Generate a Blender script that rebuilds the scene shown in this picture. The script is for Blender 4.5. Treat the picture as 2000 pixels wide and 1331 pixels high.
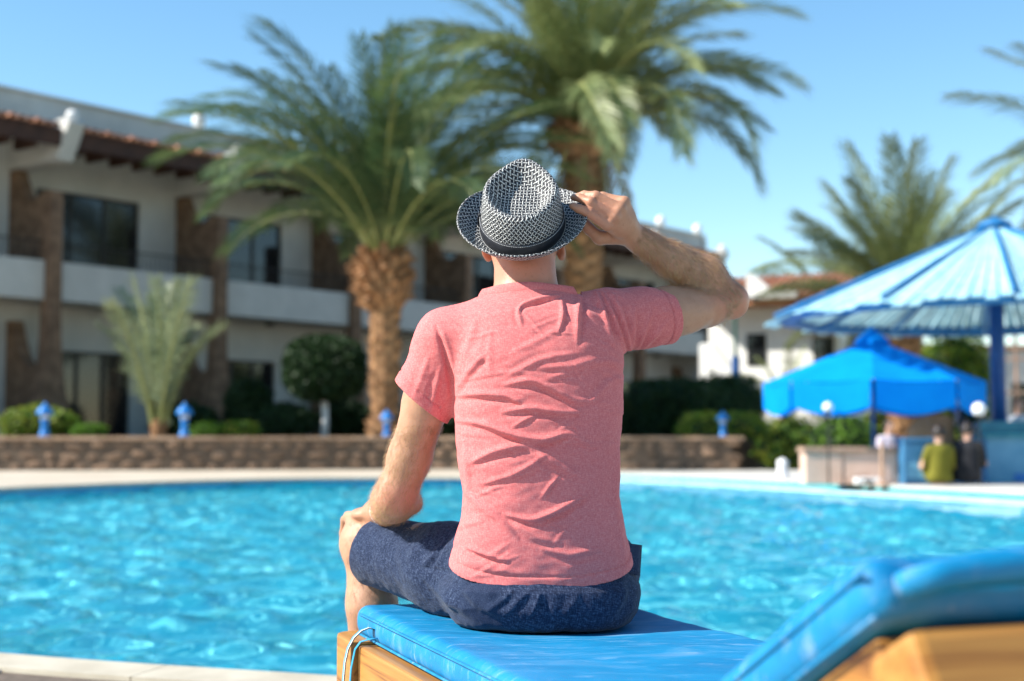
import bpy, bmesh, math, random
import numpy as np
from mathutils import Vector, Matrix, Quaternion, noise as mnoise

for o in list(bpy.data.objects):
    bpy.data.objects.remove(o)
SC = bpy.context.scene
COL = SC.collection
random.seed(7)
RNG = np.random.default_rng(7)
PI = math.pi
R = math.radians

# ------------------------------------------------------------------ camera
CAM_Z = 0.82
FPX = 2778.0                      # 50 mm on 36 mm, for the 2000 px wide photograph
PITCH = math.atan((850 - 665.5) / FPX)
cam = bpy.data.cameras.new('camera')
cam.lens = 50.0
cam.sensor_width = 36.0
cam.clip_start = 0.05
cam.clip_end = 4000
cam.dof.use_dof = True
cam.dof.focus_distance = 2.70
cam.dof.aperture_fstop = 3.0
camo = bpy.data.objects.new('camera', cam)
COL.objects.link(camo)
camo.location = (0, 0, CAM_Z)
camo.rotation_euler = (PI / 2 + PITCH, 0, 0)
SC.camera = camo

# ------------------------------------------------------------------ sky, sun, exposure
SUN_EL = R(38)
SUN_AZ = (-math.cos(R(12)), -math.sin(R(12)))          # horizontal direction towards the sun (from the left, a little behind the camera)
TO_SUN = Vector((SUN_AZ[0] * math.cos(SUN_EL), SUN_AZ[1] * math.cos(SUN_EL), math.sin(SUN_EL)))
world = bpy.data.worlds.new('World')
SC.world = world
world.use_nodes = True
wn = world.node_tree.nodes
wl = world.node_tree.links
sky = wn.new('ShaderNodeTexSky')
sky.sky_type = 'NISHITA'
sky.sun_disc = False
sky.sun_elevation = SUN_EL
sky.sun_rotation = math.atan2(SUN_AZ[0], SUN_AZ[1])
sky.altitude = 0
sky.air_density = 1.0
sky.dust_density = 0.1
sky.ozone_density = 1.6
wn['Background'].inputs['Strength'].default_value = 0.117
hsv = wn.new('ShaderNodeHueSaturation')
hsv.inputs['Hue'].default_value = 0.492
hsv.inputs['Saturation'].default_value = 1.2
wl.new(sky.outputs[0], hsv.inputs['Color'])
wl.new(hsv.outputs[0], wn['Background'].inputs['Color'])
sun = bpy.data.lights.new('sun', 'SUN')
sun.energy = 5.0
sun.angle = R(0.53)
sun.color = (1.0, 0.95, 0.87)
suno = bpy.data.objects.new('sun', sun)
COL.objects.link(suno)
suno.rotation_euler = TO_SUN.to_track_quat('Z', 'Y').to_euler()
suno.location = (-20, -10, 30)
SC.view_settings.view_transform = 'Standard'
SC.view_settings.look = 'None'
SC.view_settings.exposure = 0.93
SC.view_settings.gamma = 1.0
SC.view_settings.use_curve_mapping = False
SC.render.engine = 'CYCLES'
SC.cycles.use_denoising = True
SC.cycles.denoiser = 'OPENIMAGEDENOISE'
SC.cycles.max_bounces = 8
SC.cycles.caustics_reflective = False
SC.cycles.caustics_refractive = True
SC.cycles.sample_clamp_indirect = 6.0

# ------------------------------------------------------------------ pixel helpers (photograph pixels -> directions)
_fw = Vector((0, math.cos(PITCH), math.sin(PITCH)))
_up = Vector((0, -math.sin(PITCH), math.cos(PITCH)))
def ray(x, y):
    return Vector((1, 0, 0)) * ((x - 1000) / FPX) + _up * (-(y - 665.5) / FPX) + _fw
def at(x, y, Y):                       # point on the ray at depth Y
    d = ray(x, y)
    return Vector((0, 0, CAM_Z)) + d * (Y / d.y)
def on(x, y, z=0.0):                   # point on the ray at height z
    d = ray(x, y)
    return Vector((0, 0, CAM_Z)) + d * ((z - CAM_Z) / d.z)
def to_px(V):                          # (n,3) array -> pixels
    V = np.asarray(V, dtype=np.float64) - np.array([0, 0, CAM_Z])
    zc = V @ np.array(_fw); xc = V[:, 0]; yc = V @ np.array(_up)
    return 1000 + FPX * xc / zc, 665.5 - FPX * yc / zc

# ------------------------------------------------------------------ materials
def nt(name):
    m = bpy.data.materials.new(name)
    m.use_nodes = True
    t = m.node_tree
    return m, t.nodes, t.links, t.nodes['Principled BSDF']
def ramp(n, stops):
    r = n.new('ShaderNodeValToRGB')
    e = r.color_ramp.elements
    while len(e) < len(stops):
        e.new(0.5)
    for el, (p, c) in zip(e, stops):
        el.position = p
        el.color = (*c, 1) if len(c) == 3 else c
    return r
def g3(v):
    return (v, v, v)
def pbr(name, c1, c2=None, scale=8.0, rough=0.7, bump=0.0, bscale=None, detail=5, spec=0.4, sss=0, stretch=None,
        trans=None, lo=0.35, hi=0.65, sheen=0, metallic=0, per_object=0.0, coords='Object'):
    m, n, l, b = nt(name)
    b.inputs['Roughness'].default_value = rough
    b.inputs['Specular IOR Level'].default_value = spec
    b.inputs['Metallic'].default_value = metallic
    if sheen:
        b.inputs['Sheen Weight'].default_value = sheen
    tc = n.new('ShaderNodeTexCoord')
    mp = n.new('ShaderNodeMapping')
    l.new(tc.outputs[coords], mp.inputs['Vector'])
    if stretch:
        mp.inputs['Scale'].default_value = stretch
    nz = n.new('ShaderNodeTexNoise')
    nz.inputs['Scale'].default_value = scale
    nz.inputs['Detail'].default_value = detail
    nz.inputs['Roughness'].default_value = 0.6
    l.new(mp.outputs[0], nz.inputs['Vector'])
    r = ramp(n, [(lo, c1), (hi, c2 or c1)])
    l.new(nz.outputs['Fac'], r.inputs[0])
    out = r.outputs[0]
    if per_object:
        oi = n.new('ShaderNodeObjectInfo')
        hv = n.new('ShaderNodeHueSaturation')
        mr = n.new('ShaderNodeMapRange')
        mr.inputs['To Min'].default_value = 1 - per_object
        mr.inputs['To Max'].default_value = 1 + per_object
        l.new(oi.outputs['Random'], mr.inputs['Value'])
        l.new(mr.outputs[0], hv.inputs['Value'])
        l.new(out, hv.inputs['Color'])
        out = hv.outputs[0]
    l.new(out, b.inputs['Base Color'])
    if sss:
        b.inputs['Subsurface Weight'].default_value = sss
        b.inputs['Subsurface Radius'].default_value = (0.012, 0.005, 0.003)
        b.inputs['Subsurface Scale'].default_value = 1.0
    if trans:                                   # leaf: part of the light comes through
        tr = n.new('ShaderNodeBsdfTranslucent')
        l.new(out, tr.inputs['Color'])
        mx = n.new('ShaderNodeMixShader')
        mx.inputs[0].default_value = trans
        l.new(b.outputs[0], mx.inputs[1])
        l.new(tr.outputs[0], mx.inputs[2])
        l.new(mx.outputs[0], n['Material Output'].inputs['Surface'])
    if bump:
        n2 = n.new('ShaderNodeTexNoise')
        n2.inputs['Scale'].default_value = bscale or scale * 4
        n2.inputs['Detail'].default_value = 6
        l.new(mp.outputs[0], n2.inputs['Vector'])
        bp = n.new('ShaderNodeBump')
        bp.inputs['Strength'].default_value = min(1, bump * 20)
        bp.inputs['Distance'].default_value = bump
        l.new(n2.outputs['Fac'], bp.inputs['Height'])
        l.new(bp.outputs[0], b.inputs['Normal'])
    return m

M = {}
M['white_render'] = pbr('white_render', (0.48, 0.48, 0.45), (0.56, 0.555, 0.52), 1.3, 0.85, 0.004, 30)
M['white_lit'] = pbr('white_render_lit', (0.72, 0.71, 0.67), (0.80, 0.79, 0.75), 1.3, 0.85, 0.004, 30)  # lit copy of the white render: sunlight put into the wall colour
M['brown_stone'] = pbr('brown_stone', (0.12, 0.072, 0.044), (0.25, 0.155, 0.095), 3.5, 0.9, 0.02, 9)
M['dark_wood'] = pbr('dark_wood', (0.035, 0.015, 0.009), (0.07, 0.03, 0.018), 3, 0.7, 0.004, 20)
M['terracotta'] = pbr('terracotta', (0.32, 0.13, 0.07), (0.48, 0.23, 0.13), 6, 0.8, 0.004, 40, per_object=0.25)
M['tile_shaded'] = pbr('tile_shaded', (0.10, 0.045, 0.025), (0.17, 0.08, 0.045), 6, 0.8, 0.004, 40, per_object=0.25)  # darker copy of terracotta: shade along the hotel eave put into the colour
M['glass_dark'] = pbr('window_glass', (0.010, 0.012, 0.014), (0.016, 0.018, 0.02), 2, 0.06, spec=0.5)
M['curtain'] = pbr('curtain_cloth', (0.16, 0.05, 0.02), (0.24, 0.09, 0.04), 5, 0.9, stretch=(12, 12, 0.6))
M['frame_dark'] = pbr('dark_frame', (0.02, 0.017, 0.014), (0.035, 0.03, 0.025), 6, 0.5)
M['stone'] = pbr('wall_stone', (0.17, 0.105, 0.066), (0.34, 0.225, 0.15), 4, 0.9, 0.012, 18, per_object=0.35)
M['mortar'] = pbr('mortar', (0.10, 0.07, 0.05), (0.16, 0.115, 0.08), 6, 0.95, 0.006, 30)
M['capstone'] = pbr('cap_stone', (0.33, 0.21, 0.13), (0.46, 0.31, 0.21), 3, 0.9, 0.006, 25, per_object=0.15)
M['deck'] = pbr('deck_paving', (0.44, 0.37, 0.28), (0.58, 0.50, 0.40), 0.8, 0.85, 0.003, 40)
M['coping'] = pbr('coping_stone', (0.44, 0.385, 0.29), (0.56, 0.50, 0.39), 5, 0.75, 0.002, 60, per_object=0.06)
M['tile'] = pbr('deck_tile', (0.46, 0.40, 0.325), (0.58, 0.515, 0.43), 7, 0.8, 0.002, 60, per_object=0.08)
M['grout'] = pbr('grout', (0.10, 0.075, 0.055), (0.16, 0.12, 0.09), 20, 0.95)
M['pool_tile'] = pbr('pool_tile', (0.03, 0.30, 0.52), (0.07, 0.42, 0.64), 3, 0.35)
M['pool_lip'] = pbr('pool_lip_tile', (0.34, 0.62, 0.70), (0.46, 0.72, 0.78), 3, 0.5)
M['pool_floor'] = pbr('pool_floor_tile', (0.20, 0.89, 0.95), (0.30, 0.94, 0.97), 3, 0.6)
M['teal'] = pbr('gutter_teal', (0.02, 0.22, 0.25), (0.04, 0.30, 0.32), 4, 0.5)
M['terrace'] = pbr('bar_terrace', (0.48, 0.45, 0.40), (0.60, 0.57, 0.52), 2, 0.85, 0.003, 40)
M['soil'] = pbr('garden_soil', (0.10, 0.065, 0.04), (0.19, 0.13, 0.08), 1.2, 0.95, 0.02, 20)
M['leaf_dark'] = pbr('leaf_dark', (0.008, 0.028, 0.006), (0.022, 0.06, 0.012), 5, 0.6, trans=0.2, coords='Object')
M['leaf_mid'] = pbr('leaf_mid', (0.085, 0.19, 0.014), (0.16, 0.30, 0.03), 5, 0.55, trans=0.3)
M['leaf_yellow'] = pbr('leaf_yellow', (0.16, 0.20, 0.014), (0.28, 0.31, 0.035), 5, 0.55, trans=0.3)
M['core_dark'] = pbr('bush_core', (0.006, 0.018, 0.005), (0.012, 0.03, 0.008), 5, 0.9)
M['frond'] = pbr('palm_leaf', (0.045, 0.105, 0.042), (0.17, 0.225, 0.085), 1.4, 0.42, trans=0.22, per_object=0.3, spec=0.5)
M['frond_pale'] = pbr('palm_leaf_pale', (0.14, 0.19, 0.065), (0.29, 0.32, 0.135), 1.4, 0.42, trans=0.22, per_object=0.25, spec=0.5)
M['rachis'] = pbr('palm_rachis', (0.18, 0.20, 0.05), (0.34, 0.34, 0.13), 2, 0.5)
M['trunk'] = pbr('palm_trunk', (0.20, 0.10, 0.045), (0.38, 0.21, 0.10), 5, 0.9, 0.02, 30, per_object=0.3)
M['boot_orange'] = pbr('palm_leaf_base', (0.24, 0.115, 0.05), (0.44, 0.24, 0.115), 5, 0.85, 0.01, 30, per_object=0.3)
M['frond_silver'] = pbr('palm_leaf_silver', (0.15, 0.20, 0.11), (0.30, 0.34, 0.20), 1.4, 0.45, trans=0.2, per_object=0.2)
M['frond_dry'] = pbr('palm_leaf_dry', (0.20, 0.13, 0.06), (0.34, 0.24, 0.13), 1.4, 0.7, trans=0.15, per_object=0.2)
M['lamp_blue'] = pbr('lamp_blue', (0.01, 0.16, 0.50), (0.02, 0.22, 0.60), 4, 0.4)
M['lamp_lens'] = pbr('lamp_lens', (0.55, 0.58, 0.62), (0.7, 0.72, 0.75), 4, 0.35)
M['globe'] = pbr('white_globe', (0.82, 0.82, 0.80), (0.86, 0.86, 0.84), 4, 0.25)
M['white_paint'] = pbr('white_paint', (0.74, 0.73, 0.70), (0.80, 0.79, 0.77), 4, 0.6)
M['slat_blue'] = pbr('slat_blue', (0.26, 0.52, 0.62), (0.42, 0.66, 0.72), 5, 0.6, 0.002, 30, per_object=0.15)
M['post_blue'] = pbr('post_blue', (0.008, 0.06, 0.22), (0.015, 0.10, 0.32), 4, 0.5)
M['beam_blue'] = pbr('beam_blue', (0.01, 0.13, 0.32), (0.02, 0.18, 0.42), 4, 0.55)
M['canvas_blue'] = pbr('canvas_blue', (0.001, 0.25, 0.82), (0.002, 0.30, 0.88), 2, 0.85, trans=0.22, spec=0.08)
M['pink_wall'] = pbr('pink_render', (0.62, 0.40, 0.30), (0.72, 0.49, 0.38), 3, 0.85, 0.003, 40)
M['pink_cap'] = pbr('brown_cap', (0.36, 0.22, 0.15), (0.46, 0.29, 0.20), 4, 0.8)
M['counter'] = pbr('counter_blue', (0.10, 0.30, 0.46), (0.16, 0.38, 0.54), 3, 0.6)
M['counter_top'] = pbr('counter_top_teal', (0.02, 0.20, 0.28), (0.04, 0.27, 0.34), 3, 0.4)
M['bin'] = pbr('bin_blue', (0.03, 0.14, 0.27), (0.06, 0.20, 0.36), 3, 0.5)
M['wicker'] = pbr('wicker', (0.30, 0.17, 0.08), (0.46, 0.29, 0.15), 30, 0.8, 0.004, 60)
M['post_green'] = pbr('post_green', (0.01, 0.07, 0.055), (0.02, 0.10, 0.08), 3, 0.4)
M['skin_far'] = pbr('skin_plain', (0.52, 0.29, 0.20), (0.60, 0.36, 0.26), 6, 0.5)
M['hair_dark'] = pbr('hair_dark', (0.012, 0.008, 0.006), (0.03, 0.02, 0.015), 20, 0.5)
M['cloth_olive'] = pbr('cloth_olive', (0.13, 0.12, 0.008), (0.17, 0.155, 0.015), 6, 0.9)
M['cloth_black'] = pbr('cloth_black', (0.010, 0.010, 0.013), (0.02, 0.02, 0.025), 6, 0.9)
M['cloth_lilac'] = pbr('cloth_lilac', (0.50, 0.45, 0.55), (0.6, 0.55, 0.64), 6, 0.9)
M['cloth_brown'] = pbr('cloth_brown', (0.15, 0.06, 0.035), (0.2, 0.08, 0.05), 6, 0.9)
M['cloth_white'] = pbr('cloth_white', (0.62, 0.65, 0.70), (0.72, 0.74, 0.78), 6, 0.9)
M['flower'] = pbr('flower_petal', (0.75, 0.60, 0.62), (0.85, 0.78, 0.78), 9, 0.7, trans=0.2)
M['bolt'] = pbr('dark_steel', (0.03, 0.03, 0.03), (0.06, 0.055, 0.05), 8, 0.5, metallic=0.6)

# ------------------------------------------------------------------ objects, labels
def link(o, parent=None):
    COL.objects.link(o)
    if parent is not None:
        o.parent = parent
    return o
def tag(o, label=None, cat=None, group=None, kind=None):
    if label: o['label'] = label
    if cat: o['category'] = cat
    if group: o['group'] = group
    if kind: o['kind'] = kind
    return o
def thing(name, label, cat, loc=(0, 0, 0), rz=0.0, group=None):
    o = bpy.data.objects.new(name, None)
    o.empty_display_size = 0.1
    link(o)
    o.location = loc
    o.rotation_euler = (0, 0, rz)
    return tag(o, label, cat, group)
class MB:
    def __init__(s):
        s.v = []; s.f = []
    def add(s, vs, fs):
        k = len(s.v)
        s.v += [tuple(p) for p in vs]
        s.f += [tuple(i + k for i in f) for f in fs]
        return s
    def box(s, lo, hi):
        (a, b, c), (d, e, f) = lo, hi
        return s.add([(a, b, c), (d, b, c), (d, e, c), (a, e, c), (a, b, f), (d, b, f), (d, e, f), (a, e, f)],
                     [(0, 3, 2, 1), (4, 5, 6, 7), (0, 1, 5, 4), (1, 2, 6, 5), (2, 3, 7, 6), (3, 0, 4, 7)])
    def prism(s, poly, axis, a, b):     # poly of 2-tuples extruded along axis
        n = len(poly)
        def mk(p, t):
            return {'x': (t, p[0], p[1]), 'y': (p[0], t, p[1]), 'z': (p[0], p[1], t)}[axis]
        vs = [mk(p, a) for p in poly] + [mk(p, b) for p in poly]
        fs = [tuple(range(n - 1, -1, -1)), tuple(range(n, 2 * n))]
        fs += [(i, (i + 1) % n, n + (i + 1) % n, n + i) for i in range(n)]
        return s.add(vs, fs)
    def tube(s, pts, rad, seg=8, cap=True, flat=1.0):
        pts = [Vector(p) for p in pts]
        if not hasattr(rad, '__len__'):
            rad = [rad] * len(pts)
        vs = []; fs = []
        ref = None
        for i, p in enumerate(pts):
            t = (pts[min(i + 1, len(pts) - 1)] - pts[max(i - 1, 0)]).normalized()
            if ref is None:
                ref = Vector((0, 0, 1)) if abs(t.z) < 0.9 else Vector((1, 0, 0))
            u = t.cross(ref).normalized()
            w = u.cross(t).normalized()
            ref = w
            for j in range(seg):
                a = 2 * PI * j / seg
                vs.append(p + u * (math.cos(a) * rad[i]) + w * (math.sin(a) * rad[i] * flat))
        n = len(pts)
        for i in range(n - 1):
            for j in range(seg):
                k = (j + 1) % seg
                fs.append((i * seg + j, i * seg + k, (i + 1) * seg + k, (i + 1) * seg + j))
        if cap:
            fs.append(tuple(range(seg - 1, -1, -1)))
            fs.append(tuple((n - 1) * seg + j for j in range(seg)))
        return s.add(vs, fs)
    def lathe(s, prof, c=(0, 0, 0), seg=20):
        vs = []; fs = []
        for r, z in prof:
            for j in range(seg):
                a = 2 * PI * j / seg
                vs.append((c[0] + r * math.cos(a), c[1] + r * math.sin(a), c[2] + z))
        n = len(prof)
        for i in range(n - 1):
            for j in range(seg):
                k = (j + 1) % seg
                fs.append((i * seg + j, i * seg + k, (i + 1) * seg + k, (i + 1) * seg + j))
        fs.append(tuple(range(seg - 1, -1, -1)))
        fs.append(tuple((n - 1) * seg + j for j in range(seg)))
        return s.add(vs, fs)
    def mesh(s, name, mat, smooth=False, bevel=0):
        me = bpy.data.meshes.new(name)
        me.from_pydata(s.v, [], s.f)
        me.validate()
        if bevel:
            bm = bmesh.new(); bm.from_mesh(me)
            bmesh.ops.recalc_face_normals(bm, faces=bm.faces)
            es = [e for e in bm.edges if len(e.link_faces) == 2 and e.calc_face_angle(0) > 0.6]
            bmesh.ops.bevel(bm, geom=es, offset=bevel, segments=2, affect='EDGES', profile=0.6)
            bm.to_mesh(me); bm.free()
        mats = mat if isinstance(mat, (list, tuple)) else [mat]
        for m in mats:
            me.materials.append(M[m] if isinstance(m, str) else m)
        if smooth:
            me.shade_smooth()
        return me
    def build(s, name, mat, parent=None, smooth=False, bevel=0):
        return link(bpy.data.objects.new(name, s.mesh(name, mat, smooth, bevel)), parent)
def inst(name, me, parent=None, loc=(0, 0, 0), rot=(0, 0, 0), scale=(1, 1, 1)):
    o = bpy.data.objects.new(name, me)
    o.location = loc; o.rotation_euler = rot; o.scale = scale
    return link(o, parent)

# ------------------------------------------------------------------ implicit surfaces -> one continuous mesh
class Field:
    def __init__(s, lo, hi, h):
        s.lo = np.array(lo, float); s.h = h
        s.n = np.ceil((np.array(hi) - s.lo) / h).astype(int) + 1
        s.D = np.full(s.n, 0.5, np.float32)
    def _sub(s, lo, hi):
        a = np.clip(np.floor((np.array(lo) - s.lo) / s.h).astype(int), 0, s.n - 1)
        b = np.clip(np.ceil((np.array(hi) - s.lo) / s.h).astype(int) + 1, 1, s.n)
        sl = tuple(slice(x, max(y, x + 1)) for x, y in zip(a, b))
        ax = [(s.lo[i] + s.h * np.arange(sl[i].start, sl[i].stop)).astype(np.float32) for i in range(3)]
        return sl, np.ix_(*ax)
    def put(s, fn, lo, hi, k=0.01, op='add'):
        sl, (x, y, z) = s._sub(lo, hi)
        d = fn(x, y, z).astype(np.float32)
        D = s.D[sl]
        if op == 'add':
            if k > 0:
                hh = np.clip(0.5 + 0.5 * (d - D) / k, 0, 1)
                s.D[sl] = d * (1 - hh) + D * hh - k * hh * (1 - hh)
            else:
                s.D[sl] = np.minimum(D, d)
        elif op == 'cut':
            hh = np.clip(0.5 - 0.5 * (-d - D) / max(k, 1e-5), 0, 1)
            s.D[sl] = -d * (1 - hh) + D * hh + k * hh * (1 - hh)
    def cone(s, a, b, ra, rb, k=0.012, sq=None):
        a = np.array(a, float); b = np.array(b, float); ab = b - a; L2 = ab @ ab + 1e-12
        m = max(ra, rb) + 2 * k + 3 * s.h
        def fn(x, y, z):
            px, py, pz = x - a[0], y - a[1], z - a[2]
            t = np.clip((px * ab[0] + py * ab[1] + pz * ab[2]) / L2, 0, 1)
            qx, qy, qz = px - t * ab[0], py - t * ab[1], pz - t * ab[2]
            if sq is not None:
                qx, qy, qz = qx / sq[0], qy / sq[1], qz / sq[2]
            return np.sqrt(qx * qx + qy * qy + qz * qz) - (ra + (rb - ra) * t)
        mm = m * (max(sq) if sq is not None else 1)
        s.put(fn, np.minimum(a, b) - mm, np.maximum(a, b) + mm, k)
    def chain(s, pts, rs, k=0.012, sq=None):
        for i in range(len(pts) - 1):
            s.cone(pts[i], pts[i + 1], rs[i], rs[i + 1], k, sq)
    def ell(s, c, r, k=0.012, rot=None, op='add'):
        c = np.array(c, float); r = np.array(r, float)
        Q = np.eye(3) if rot is None else np.array(rot.to_3x3() if hasattr(rot, 'to_3x3') else rot)
        m = r.max() + 2 * k + 3 * s.h
        def fn(x, y, z):
            px, py, pz = x - c[0], y - c[1], z - c[2]
            u = (px * Q[0, 0] + py * Q[1, 0] + pz * Q[2, 0]) / r[0]
            v = (px * Q[0, 1] + py * Q[1, 1] + pz * Q[2, 1]) / r[1]
            w = (px * Q[0, 2] + py * Q[1, 2] + pz * Q[2, 2]) / r[2]
            k0 = np.sqrt(u * u + v * v + w * w) + 1e-6
            k1 = np.sqrt((u / r[0]) ** 2 + (v / r[1]) ** 2 + (w / r[2]) ** 2) + 1e-6
            return k0 * (k0 - 1) / k1
        s.put(fn, c - m, c + m, k, op)
    def rings(s, zs, cx, cy, ax, by, p=2.3, k=0.012, pad=0.0):   # stacked super-ellipses along z
        zs = np.array(zs, float)
        zz = s.lo[2] + s.h * np.arange(s.n[2])
        z0, z1 = zs[0], zs[-1]
        from_tab = lambda t: np.interp(zz, zs, t)
        def smooth(v):
            for _ in range(int(0.02 / s.h)):
                v = np.convolve(np.pad(v, 1, mode='edge'), [0.25, 0.5, 0.25], 'valid')
            return v
        CX, CY, AX, BY = [smooth(from_tab(np.array(t, float))) for t in (cx, cy, ax, by)]
        AX = AX + pad; BY = BY + pad
        m = 0.03
        lo = (min(np.array(cx) - np.array(ax)) - m, min(np.array(cy) - np.array(by)) - m, z0 - m)
        hi = (max(np.array(cx) + np.array(ax)) + m, max(np.array(cy) + np.array(by)) + m, z1 + m)
        sl, _ = s._sub(lo, hi)
        kz = slice(sl[2].start, sl[2].stop)
        a_, b_, x_, y_ = AX[kz], BY[kz], CX[kz], CY[kz]
        def fn(x, y, z):
            u = np.abs((x - x_) / a_); v = np.abs((y - y_) / b_)
            rr = (u ** p + v ** p) ** (1 / p)
            d = (rr - 1) * np.minimum(a_, b_)
            dz = np.maximum(z - z1, z0 - z)
            return np.maximum(d, dz)
        s.put(fn, lo, hi, k)
    def nets(s):
        D = s.D; h = s.h
        S = D < 0
        c = np.zeros(np.array(D.shape) - 1, np.uint8)
        for i in (0, 1):
            for j in (0, 1):
                for k in (0, 1):
                    c += S[i:D.shape[0] - 1 + i, j:D.shape[1] - 1 + j, k:D.shape[2] - 1 + k]
        act = (c > 0) & (c < 8)
        idx = np.argwhere(act)
        ids = np.full(act.shape, -1, np.int32)
        ids[act] = np.arange(len(idx))
        pos = np.zeros((len(idx), 3)); cnt = np.zeros(len(idx))
        cor = [(i, j, k) for i in (0, 1) for j in (0, 1) for k in (0, 1)]
        val = {q: D[idx[:, 0] + q[0], idx[:, 1] + q[1], idx[:, 2] + q[2]].astype(float) for q in cor}
        for q in cor:
            for ax in range(3):
                if q[ax] == 0:
                    q2 = list(q); q2[ax] = 1; q2 = tuple(q2)
                    a, b = val[q], val[q2]
                    x = (a < 0) != (b < 0)
                    t = np.where(x, a / np.where(x, a - b, 1), 0)
                    P = np.tile(np.array(q, float), (len(idx), 1)); P[:, ax] = t
                    pos += P * x[:, None]; cnt += x
        V = s.lo + h * (idx + pos / cnt[:, None])
        F = []
        for ax in range(3):
            A = S.take(range(0, S.shape[ax] - 1), ax); B = S.take(range(1, S.shape[ax]), ax)
            e = np.argwhere(A != B)
            o1, o2 = [(1, 2), (2, 0), (0, 1)][ax]
            e = e[(e[:, o1] > 0) & (e[:, o2] > 0) & (e[:, o1] < S.shape[o1] - 1) & (e[:, o2] < S.shape[o2] - 1)]
            sg = A[e[:, 0], e[:, 1], e[:, 2]]
            def cid(d1, d2):
                q = e.copy(); q[:, o1] -= d1; q[:, o2] -= d2
                return ids[q[:, 0], q[:, 1], q[:, 2]]
            quad = np.stack([cid(1, 1), cid(0, 1), cid(0, 0), cid(1, 0)], 1)
            quad[~sg] = quad[~sg][:, ::-1]
            F.append(quad)
        F = np.concatenate(F)
        F = F[(F >= 0).all(1)]
        return V, F
def relax(V, F, it=2, w=0.5):
    E = np.concatenate([F[:, [0, 1]], F[:, [1, 2]], F[:, [2, 3]], F[:, [3, 0]]])
    n = len(V)
    cnt = np.bincount(E[:, 0], minlength=n) + np.bincount(E[:, 1], minlength=n) + 1e-9
    for _ in range(it):
        A = np.stack([np.bincount(E[:, 0], V[E[:, 1], i], n) + np.bincount(E[:, 1], V[E[:, 0], i], n) for i in range(3)], 1)
        V = V + w * (A / cnt[:, None] - V)
    return V
def vnormals(V, F):
    nrm = np.cross(V[F[:, 2]] - V[F[:, 0]], V[F[:, 3]] - V[F[:, 1]])
    N = np.zeros_like(V)
    for j in range(4):
        for i in range(3):
            N[:, i] += np.bincount(F[:, j], nrm[:, i], len(V))
    return N / (np.linalg.norm(N, axis=1, keepdims=True) + 1e-12)
def np_mesh(name, V, F, mat, smooth=True):
    me = bpy.data.meshes.new(name)
    me.vertices.add(len(V)); me.vertices.foreach_set('co', np.asarray(V, np.float32).ravel())
    F = np.asarray(F)
    k = F.shape[1]
    me.loops.add(F.size); me.loops.foreach_set('vertex_index', F.astype(np.int32).ravel())
    me.polygons.add(len(F)); me.polygons.foreach_set('loop_start', np.arange(0, F.size, k, dtype=np.int32))
    me.update(calc_edges=True)
    me.validate()
    me.materials.append(M[mat] if isinstance(mat, str) else mat)
    if smooth:
        me.shade_smooth()
    return me
def add_color(me, name, vals):          # per-vertex float attribute
    a = me.attributes.new(name, 'FLOAT', 'POINT')
    a.data.foreach_set('value', np.asarray(vals, np.float32))
def bisect(me, co, no, keep=None):      # cut away the side the normal points to, where keep(face centre) allows
    bm = bmesh.new(); bm.from_mesh(me)
    fs = [f for f in bm.faces if keep is None or keep(f.calc_center_median())]
    es = {e for f in fs for e in f.edges}; vs = {v for f in fs for v in f.verts}
    bmesh.ops.bisect_plane(bm, geom=list(vs) + list(es) + fs, plane_co=co, plane_no=no, clear_outer=True, dist=1e-5)
    bm.to_mesh(me); bm.free()
    return me
def fbm(P, scale, octs=3, seed=0.0):
    out = np.empty(len(P))
    for i, p in enumerate(P):
        out[i] = mnoise.fractal((p[0] * scale + seed, p[1] * scale, p[2] * scale), 0.6, 2.1, octs)
    return out
# ================================================================== THE POOL AND THE GROUND
WATER_Z = -0.155
POOL = [(-1.89, 5.26), (-0.62, 4.77), (0.8, 4.25), (2.4, 4.1), (4.2, 5.0), (5.7, 7.6), (6.5, 11.0), (6.55, 14.5), (6.0, 16.9),
        (4.5, 20.6), (2.2, 25.4), (-0.2, 27.1), (-3.0, 27.0), (-5.6, 25.3), (-7.9, 21.5), (-9.3, 16.5), (-9.2, 12.0), (-7.2, 8.6), (-4.4, 6.5)]
def catmull(pts, per=10):
    n = len(pts); out = []
    P = [Vector((p[0], p[1], 0)) for p in pts]
    for i in range(n):
        a, b, c, d = P[i - 1], P[i], P[(i + 1) % n], P[(i + 2) % n]
        for j in range(per):
            t = j / per
            out.append(0.5 * ((2 * b) + (c - a) * t + (2 * a - 5 * b + 4 * c - d) * t * t + (3 * b - a - 3 * c + d) * t ** 3))
    return out
loop = catmull(POOL, 10)
# even spacing along the rim
def resample(lp, step):
    L = [0]
    for i in range(len(lp)):
        L.append(L[-1] + (lp[(i + 1) % len(lp)] - lp[i]).length)
    n = int(round(L[-1] / step))
    out = []; k = 0
    for i in range(n):
        s = L[-1] * i / n
        while L[k + 1] < s: k += 1
        t = (s - L[k]) / (L[k + 1] - L[k])
        out.append(lp[k].lerp(lp[(k + 1) % len(lp)], t))
    return out
rim = resample(loop, 0.25)
NR = len(rim)
def outw(i):                            # outward direction of the rim (pool runs clockwise or not: checked by centre)
    t = (rim[(i + 1) % NR] - rim[i - 1]).normalized()
    nrm = Vector((t.y, -t.x, 0))
    return nrm
_area = sum(rim[i].x * rim[(i + 1) % NR].y - rim[(i + 1) % NR].x * rim[i].y for i in range(NR))
SGN = 1 if _area > 0 else -1
def off(i, d, z=0.0):
    p = rim[i % NR] + outw(i % NR) * (SGN * d)
    return Vector((p.x, p.y, z))

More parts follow.
